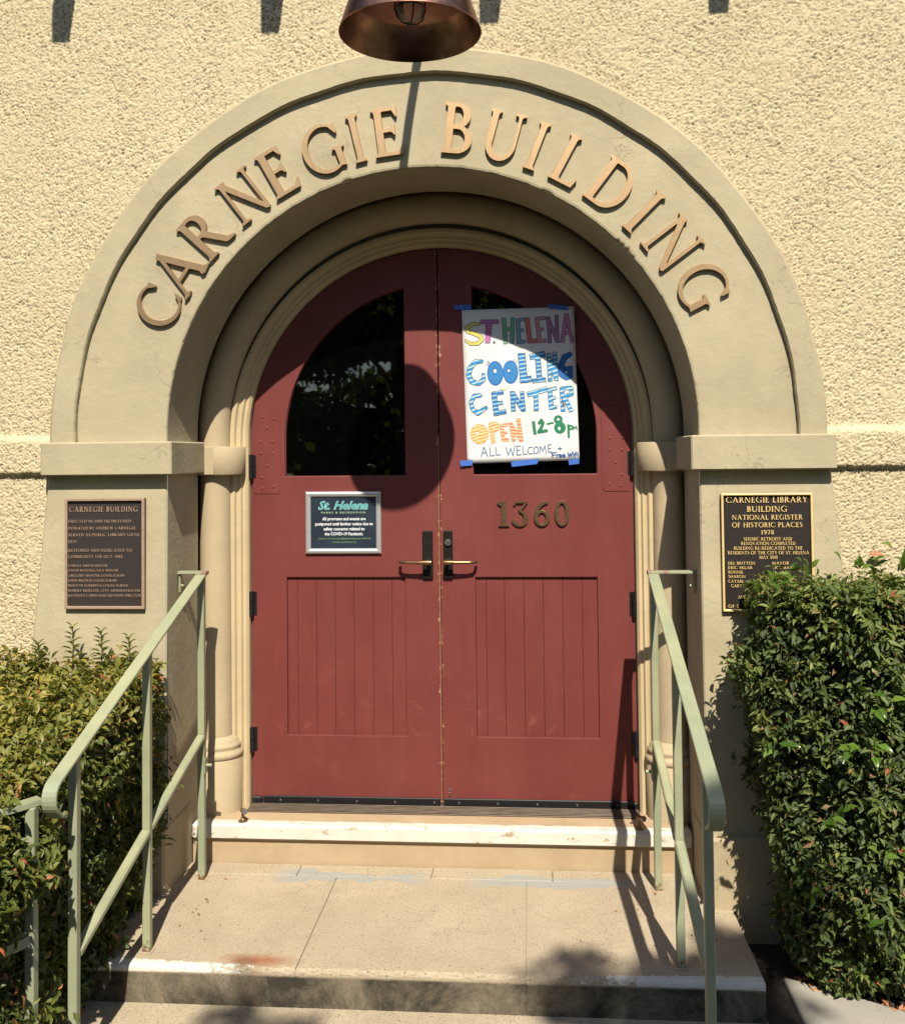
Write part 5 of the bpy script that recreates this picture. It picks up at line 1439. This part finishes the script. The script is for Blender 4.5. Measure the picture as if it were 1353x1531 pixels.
def hedge(name, label, lo, hi, n, leaf, wid, mat, tint_fn, seed, skew=None, faces=(1, 1, 1, 1, 1), depth=0.22, sprig=0, vary=0.06, shoots=()):
    r = np.random.default_rng(seed)
    root = empty(name, ((lo[0] + hi[0]) / 2, (lo[1] + hi[1]) / 2, lo[2])); tag(root, label, 'hedge', kind='thing')
    lo = np.array(lo); hi = np.array(hi); sz = hi - lo
    # sample twig tips near the skin of a lumpy block
    areas = np.array([sz[1] * sz[2], sz[1] * sz[2], sz[0] * sz[2], sz[0] * sz[2], sz[0] * sz[1]]) * np.array(faces)   # -x +x -y +y top
    nt = n // 7
    f = r.choice(5, nt, p=areas / areas.sum())
    u = r.random((nt, 3)); d = r.random(nt) ** 1.5 * depth
    P = lo + u * sz; Nn = np.zeros((nt, 3))
    for k, (ax, sgn) in enumerate(((0, -1), (0, 1), (1, -1), (1, 1), (2, 1))):
        m = f == k
        P[m, ax] = (hi[ax] if sgn > 0 else lo[ax]) - sgn * d[m]
        Nn[m, ax] = sgn
    # round the corners and add lumps
    c = (lo + hi) / 2; q = (P - c) / (sz / 2)
    over = np.maximum(np.abs(q) - 0.80, 0)
    rr = np.linalg.norm(over, axis=1, keepdims=True)
    Nn = unit(Nn * 0.7 + np.sign(q) * over * 4 + 1e-6)
    P = P - Nn * (rr * 0.42) * sz.min() * 0.5
    P += Nn * (lump(P, 1.0, seed) * vary + lump(P, 2.6, seed + 3) * vary * 0.5)[:, None]
    if skew: P = skew(P)
    # 7 leaves round each twig tip
    k = 7
    tl = lump(P, 3.4, seed + 5)
    P += Nn * (0.022 * tl + np.where(r.random(nt) < 0.05, r.uniform(0.01, 0.06, nt), 0))[:, None]
    T_ = unit(Nn * 0.9 + r.normal(0, 0.45, (nt, 3)) + np.array([0, 0, 0.35]))
    tw = np.repeat(np.arange(nt), k)
    a = r.random(nt * k) * 2 * PI; s_ = r.random(nt * k)
    A = unit(np.cross(T_, np.array([0.3, 0.2, 0.9]))); B = np.cross(T_, A)
    out = A[tw] * np.cos(a)[:, None] + B[tw] * np.sin(a)[:, None]
    PP = P[tw] + T_[tw] * ((s_ - 0.55) * leaf * 2.2)[:, None] + out * leaf * 0.12
    DD = unit(out * 0.9 + T_[tw] * 0.55 + np.array([0, 0, -0.25]) + r.normal(0, 0.22, (nt * k, 3)))
    NN = unit(T_[tw] * 0.8 + np.array([0, 0, 0.6]) + r.normal(0, 0.35, (nt * k, 3)))
    L = leaf * r.uniform(0.55, 1.3, nt * k) * np.repeat(r.uniform(0.75, 1.3, nt), k); Wd = L * wid * r.uniform(0.8, 1.2, nt * k)
    ti = tint_fn(PP, r, np.repeat(np.clip(0.5 + 0.28 * tl + r.normal(0, 0.26, nt), 0, 1), k))
    n_ind = 280
    # nearest-to-view big leaves are objects of their own
    score = L * 3 + Nn[tw][:, 1] * -0.02 + (PP[:, 1] < lo[1] + 0.2) * 0.01 + r.random(nt * k) * 0.02
    vis = ((Nn[tw] @ np.array([0.2 if lo[0] < 0 else -0.35, -0.8, 0.4])) > 0.35)
    pick = np.argsort(-(score + vis * 1.0))[:4000]
    pick = r.choice(pick, n_ind, replace=False)
    rest = np.ones(nt * k, bool); rest[pick] = False
    me = leaf_mesh('foliage', PP[rest], DD[rest], NN[rest], L[rest], Wd[rest], ti[rest])
    fo = link('foliage', me, mat, root); fo['kind'] = 'stuff'
    protos = []
    for j in range(6):
        pm = leaf_mesh('leaf', np.zeros((1, 3)), np.array([[0, 1.0, 0]]), np.array([[0, 0, 1.0]]), np.array([1.0]), np.array([wid * (0.85 + 0.06 * j)]), np.array([np.percentile(ti, 8 + 17 * j)]))
        pm.materials.append(mat); protos.append(pm)
    tv = np.argsort(np.argsort(ti[pick])) * 6 // n_ind
    for q_, j in zip(pick, tv):
        D = Vector(DD[q_]); N0 = Vector(NN[q_]); X = D.cross(N0).normalized(); N0 = X.cross(D)
        o = bpy.data.objects.new('leaf', protos[int(j)]); C.objects.link(o); o.parent = root
        Mx = Matrix(((X.x, D.x, N0.x, 0), (X.y, D.y, N0.y, 0), (X.z, D.z, N0.z, 0), (0, 0, 0, 1))) @ Matrix.Scale(float(L[q_]) * 1.12, 4)
        Mx.translation = Vector(PP[q_]) - Vector(root.location)
        o.matrix_basis = Mx
    # branches inside
    b = MB()
    for i in range(90):
        j = r.integers(nt); tip = Vector(P[j])
        bx = Vector((c[0] + r.uniform(-0.36, 0.36) * sz[0], c[1] + r.uniform(-0.1, 0.4) * sz[1], lo[2]))
        mid = bx.lerp(tip, 0.55) + Vector((r.uniform(-0.06, 0.06), r.uniform(-0.06, 0.06), r.uniform(0, 0.1)))
        b.tube([bx, mid, tip], [0.007, 0.004, 0.0015], 5, False)
    for i in r.integers(0, nt, 700):
        tip = Vector(P[i]) + Vector(T_[i]) * 0.012; dn = Vector((r.normal(0, 0.3), r.normal(0, 0.3), -1.0)) * 0.09 - Vector(Nn[i]) * 0.05
        b.tube([tip + dn, tip + dn * 0.4 + Vector((r.normal(0, 0.006), r.normal(0, 0.006), 0)), tip], [0.0028, 0.002, 0.001], 4, False)
    br = b.build('branches', M['twig'], root); br['kind'] = 'stuff'
    # filler leaves in the core, shade put into their darker tint, blocking daylight
    nc = n // 3
    PC = lo + sz * (0.12 + 0.76 * r.random((nc, 3)))
    PC[:, 1] = np.clip(PC[:, 1], lo[1] + depth * 0.7, None)
    if skew: PC = skew(PC)
    DC = unit(r.normal(0, 1, (nc, 3))); NC = unit(r.normal(0, 1, (nc, 3)))
    LC = leaf * r.uniform(1.0, 1.9, nc)
    me = leaf_mesh('inner_foliage', PC, DC, NC, LC, LC * wid * 1.3, r.random(nc) * 0.3)
    oi = link('inner_foliage', me, mat, root); oi['kind'] = 'stuff'
    # upright shoots standing above the top
    for (sx, sy, sz_, hgt) in shoots:
        s2 = MB().tube([(sx, sy, sz_ - 0.12), (sx + 0.004, sy, sz_ + hgt * 0.5), (sx, sy, sz_ + hgt)], [0.003, 0.0025, 0.0012], 5).build('shoot', M['twig'], root)
        m_ = 26; z = np.linspace(-0.06, hgt, m_); an = np.arange(m_) * 2.4
        P3 = np.stack([np.full(m_, sx), np.full(m_, sy), sz_ + z], 1); t_ = (z + 0.06) / (hgt + 0.06)
        D3 = unit(np.stack([np.cos(an), np.sin(an), 0.05 + t_ * 0.8], 1)); N3 = unit(np.stack([-np.cos(an) * 0.4, -np.sin(an) * 0.4, np.ones(m_)], 1))
        L3 = leaf * (1.75 - 0.7 * t_)
        me = leaf_mesh('leaf_cluster', P3, D3, N3, L3, L3 * wid * 0.8, np.clip(0.25 + 0.4 * r.random(m_), 0, 1))
        link('leaf_cluster', me, mat, s2)
    return root, P, Nn

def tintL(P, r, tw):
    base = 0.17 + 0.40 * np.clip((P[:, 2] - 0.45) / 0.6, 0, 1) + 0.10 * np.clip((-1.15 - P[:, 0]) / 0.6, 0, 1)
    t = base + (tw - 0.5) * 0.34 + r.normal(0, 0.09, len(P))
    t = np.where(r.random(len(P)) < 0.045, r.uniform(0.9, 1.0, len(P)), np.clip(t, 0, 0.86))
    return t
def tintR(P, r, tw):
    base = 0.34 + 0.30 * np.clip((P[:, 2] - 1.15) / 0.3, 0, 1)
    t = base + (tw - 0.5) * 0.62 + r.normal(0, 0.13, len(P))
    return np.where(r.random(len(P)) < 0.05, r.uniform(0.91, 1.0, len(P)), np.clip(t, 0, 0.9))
def skewL(P):
    t = np.clip((-P[:, 1] - 0.05) / 1.3, 0, 1.3)
    P = P.copy()
    P[:, 0] -= 0.05 * t
    P[:, 0] += 0.10 * np.clip((-1.02 - P[:, 1]) / 0.15, 0, 1) * (0.6 + 0.4 * np.sin(P[:, 2] * 11))
    P[:, 0] -= 0.03 * np.clip((0.45 - P[:, 2]) / 0.3, 0, 1) * np.clip((-0.45 - P[:, 1]) / 0.2, 0, 1)
    P[:, 0] -= 0.07 * np.clip((0.45 - P[:, 2]) / 0.3, 0, 1) * np.clip((P[:, 1] + 0.5) / 0.2, 0, 1)
    P[:, 2] -= np.clip(P[:, 2], 0, 2) * 0.17 * t
    return P
def skewR(P):
    P = P.copy()
    z = P[:, 2]
    P[:, 0] += 0.20 * np.clip((1.05 - z) / 1.2, 0, 1) * np.clip((1.9 - P[:, 0]) / 0.6, 0, 1)
    P[:, 1] += 0.20 * np.clip((0.35 - z) / 0.5, 0, 1)
    P[:, 0] += 0.06 * np.clip((z - 1.0) / 0.15, 0, 1) * np.clip((1.7 - P[:, 0]) / 0.3, 0, 1)
    P[:, 1] += 0.30 * np.clip((1.56 - P[:, 0]) / 0.34, 0, 1) * np.clip((-0.1 - P[:, 1]) / 0.3, 0, 1)
    return P
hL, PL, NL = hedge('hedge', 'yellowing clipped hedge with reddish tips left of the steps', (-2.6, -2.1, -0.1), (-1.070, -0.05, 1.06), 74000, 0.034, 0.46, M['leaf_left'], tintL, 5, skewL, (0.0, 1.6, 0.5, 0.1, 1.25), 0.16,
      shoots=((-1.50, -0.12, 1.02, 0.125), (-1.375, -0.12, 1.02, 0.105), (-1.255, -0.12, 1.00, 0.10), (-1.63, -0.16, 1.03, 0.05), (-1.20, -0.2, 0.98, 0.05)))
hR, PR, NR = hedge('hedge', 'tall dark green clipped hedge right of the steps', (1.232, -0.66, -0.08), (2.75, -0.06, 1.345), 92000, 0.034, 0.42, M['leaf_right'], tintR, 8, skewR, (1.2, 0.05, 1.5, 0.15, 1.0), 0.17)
# large glossy leaves of a second shrub growing through the right hedge
r = np.random.default_rng(21)
big_me = []
for j in range(4):
    pm = leaf_mesh('glossy_leaf', np.zeros((1, 3)), np.array([[0, 1.0, 0]]), np.array([[0, 0, 1.0]]), np.array([1.0]), np.array([0.44 + 0.03 * j]), np.array([0.15 + 0.25 * j]))
    pm.materials.append(M['leaf_big']); big_me.append(pm)
clusters = [(1.60, -0.70, 1.00, 5), (1.68, -0.70, 1.06, 5), (1.82, -0.68, 1.04, 6), (1.93, -0.66, 1.10, 5), (1.50, -0.70, 0.86, 4), (1.57, -0.72, 0.84, 5), (1.72, -0.74, 0.72, 5), (1.90, -0.72, 0.80, 5), (1.45, -0.70, 0.60, 4), (1.62, -0.74, 0.50, 6), (1.80, -0.74, 0.45, 6),
            (1.55, -0.68, 0.25, 5), (1.72, -0.70, 0.15, 6), (1.86, -0.72, 0.22, 6), (1.40, -0.62, 0.35, 4), (1.29, -0.62, 1.37, 5), (1.36, -0.5, 1.40, 5), (1.44, -0.45, 1.41, 4), (1.62, -0.4, 1.41, 5), (1.70, -0.38, 1.42, 5), (1.78, -0.42, 1.42, 6), (1.86, -0.4, 1.42, 5), (1.21, -0.55, 1.30, 3), (1.27, -0.66, 0.85, 3)]
for (x, y, z, m_) in clusters:
    for k in range(m_ + 1):
        a = r.random() * 2 * PI
        D = Vector((math.cos(a) * 0.8, -0.35 - 0.3 * r.random(), math.sin(a) * 0.6 + (0.75 if z > 1.3 else 0.25))).normalized()
        N0 = Vector((r.normal(0, 0.3), -0.6, 0.8)).normalized(); X = D.cross(N0).normalized(); N0 = X.cross(D)
        o = bpy.data.objects.new('glossy_leaf', big_me[int(r.integers(4))]); C.objects.link(o); o.parent = hR
        Mx = Matrix(((X.x, D.x, N0.x, 0), (X.y, D.y, N0.y, 0), (X.z, D.z, N0.z, 0), (0, 0, 0, 1))) @ Matrix.Scale(float(r.uniform(0.035, 0.062)), 4)
        Mx.translation = Vector((x + r.normal(0, 0.02), y + r.normal(0, 0.012), z + r.normal(0, 0.02))) - Vector(hR.location)
        o.matrix_basis = Mx

# leaf litter on the bed and one dry leaf caught on the stucco
n_ = 420
Pp = np.stack([r.uniform(1.40, 2.6, n_), r.uniform(-0.62, -0.15, n_), r.uniform(-0.128, -0.095, n_)], 1)
Pp[:, 1] = np.minimum(Pp[:, 1], -0.1); Pp[:, 1] += 0.1 - 0.35 * np.clip((Pp[:, 0] - 1.4) / 0.7, 0, 1) + 0.1
me = leaf_mesh('leaf_litter', Pp, unit(np.stack([r.normal(0, 1, n_), r.normal(0, 1, n_), r.normal(0, 0.2, n_)], 1)), unit(np.stack([r.normal(0, 0.5, n_), r.normal(0, 0.5, n_), np.ones(n_)], 1)), r.uniform(0.025, 0.05, n_), r.uniform(0.012, 0.024, n_), r.random(n_))
ll = link('leaf_litter', me, M['dry_leaf']); tag(ll, kind='stuff')
me = leaf_mesh('dry_leaf', np.array([[1.808, -0.006, 1.427]]), np.array([[1.0, -0.15, 0.05]]), np.array([[0.0, -0.6, 0.8]]), np.array([0.062]), np.array([0.034]), np.array([0.5]))
dlf = link('dry_leaf', me, M['dry_leaf']); tag(dlf, 'single dry orange leaf caught on the stucco above the right hedge', 'leaf', kind='thing')

# ------------------------------------------------------------------ trees behind the viewer (seen mirrored in the door glass)
def tree(x, y, hgt, rad, n, seed, label, zlo=1.2, extra=(), ls=1.0):
    r = np.random.default_rng(seed)
    root = empty('tree', (x, y, -0.4)); tag(root, label, 'tree', 'trees across the path', 'thing')
    b = MB().tube([(x, y, -0.4), (x + 0.05, y, 1.0), (x - 0.05, y + 0.05, hgt * 0.5), (x, y, hgt * 0.85)], [0.20, 0.16, 0.11, 0.03], 10, False)
    cs = []
    for i in range(26):
        a = r.random() * 2 * PI; z = r.uniform(zlo, hgt - 0.8); rr = rad * math.sqrt(max(0.1, 1 - ((z - (zlo + hgt) / 2) / ((hgt - zlo) / 2)) ** 2)) * r.uniform(0.35, 0.95)
        c_ = (x + math.cos(a) * rr, y + math.sin(a) * rr, z); cs.append((*c_, r.uniform(0.5, 0.9)))
        b.tube([(x, y, max(0.8, z - 0.9)), ((x + c_[0]) / 2, (y + c_[1]) / 2, z - 0.2), c_], [0.05, 0.03, 0.01], 6, False)
    for e in extra:
        cs.append(e); b.tube([(x, y, hgt * 0.8), ((x + e[0]) / 2, (y + e[1]) / 2, (hgt * 0.8 + e[2]) / 2 + 0.2), e[:3]], [0.05, 0.03, 0.008], 6, False)
    b.build('trunk', M['bark'], root)
    Pn = []; w = np.array([c_[3] ** 2 * (2.4 if i >= 26 else 1) for i, c_ in enumerate(cs)]); cnt = (w / w.sum() * n).astype(int)
    for c_, k in zip(cs, cnt):
        d = unit(r.normal(0, 1, (k, 3))) * (r.random((k, 1)) ** 0.45) * c_[3]
        Pn.append(np.array(c_[:3]) + d)
    Pn = np.concatenate(Pn); k = len(Pn)
    me = leaf_mesh('crown', Pn, unit(r.normal(0, 1, (k, 3))), unit(r.normal(0, 0.6, (k, 3)) + np.array([0, 0, 0.8])), r.uniform(0.09, 0.16, k) * ls, r.uniform(0.045, 0.08, k) * ls, r.random(k))
    cr = link('crown', me, M['leaf_tree'], root); cr['kind'] = 'stuff'
    return root
def toward(p, t): return (p[0] + 0.168 * t, p[1] - t, p[2] + 1.19 * t)
shade_at = [((1.15, -1.05, 0.35), 6.2, 0.26), ((1.25, -0.95, 0.05), 6.4, 0.20), ((1.12, -1.25, 0.72), 6.3, 0.20), ((1.02, -0.72, -0.1), 6.1, 0.17), ((1.30, -0.9, 0.55), 6.2, 0.20),
            ((0.54, -0.53, -0.02), 6.3, 0.13), ((0.66, -0.68, -0.1), 6.3, 0.13), ((-0.62, -0.72, -0.12), 6.6, 0.14), ((-0.40, -0.78, -0.14), 6.6, 0.12), ((0.95, -1.25, 0.1), 6.2, 0.26), ((1.0, -1.12, 0.30), 6.25, 0.30), ((0.99, -1.15, 0.62), 6.3, 0.17), ((1.05, -0.9, -0.05), 6.2, 0.2)]
ex = [(*toward(p, t), rad) for p, t, rad in shade_at]
tree(2.6, -8.2, 6.0, 1.9, 15000, 31, 'leafy tree across the path, its upper twigs shading the lower steps', 1.2, ex)
tree(-1.4, -9.0, 6.2, 2.3, 24000, 32, 'broad leafy tree across the path facing the doors', 0.4, (), 1.4)
tree(0.6, -11.5, 7.5, 3.2, 22000, 33, 'taller leafy tree standing behind the other two', 0.3, (), 2.4)
tree(-5.0, -10.0, 7.0, 2.4, 16000, 34, 'leafy tree far to the left across the path', 0.2, (), 2.2)
tree(5.6, -10.0, 7.0, 2.4, 12000, 35, 'leafy tree far to the right across the path', 0.2, (), 2.2)

# unseen hedge added behind the trees to block sky in the glass reflections
hb = empty('added_backdrop_hedge', (0, -13.5, -0.4)); tag(hb, 'added unseen dark hedge behind the trees, keeping sky out of the door glass', 'hedge', kind='thing')
r = np.random.default_rng(77); k = 26000
Pb = np.stack([r.uniform(-10, 10, k), -13.0 - r.random(k) ** 2 * 0.8, r.uniform(-0.4, 3.15, k)], 1); Pb[:, 2] += 0.25 * np.sin(Pb[:, 0] * 1.9) * (Pb[:, 2] > 2.6)
me = leaf_mesh('foliage', Pb, unit(r.normal(0, 1, (k, 3))), unit(r.normal(0, 0.6, (k, 3)) + np.array([0, 0.8, 0.4])), r.uniform(0.16, 0.30, k), r.uniform(0.09, 0.16, k), r.random(k))
o = link('foliage', me, M['leaf_tree'], hb); o['kind'] = 'stuff'
MB().box(-10, 10, -14.2, -13.7, -0.4, 2.8).build('sky_blocking_box', M['soil'], hb)  # solid dark box added behind the leaves, stopping sky showing through

n_ = 26
Pl = np.stack([np.concatenate([r.uniform(-1.1, -0.75, 13), r.uniform(0.75, 1.2, 13)]), r.uniform(-0.5, 0.25, n_), np.full(n_, 0.006)], 1)
me = leaf_mesh('fallen_leaves', Pl, unit(np.stack([r.normal(0, 1, n_), r.normal(0, 1, n_), np.zeros(n_)], 1)), unit(np.stack([r.normal(0, 0.15, n_), r.normal(0, 0.15, n_), np.ones(n_)], 1)), r.uniform(0.010, 0.022, n_), r.uniform(0.005, 0.010, n_), r.random(n_))
tag(link('fallen_leaves', me, M['dry_leaf']), kind='stuff')
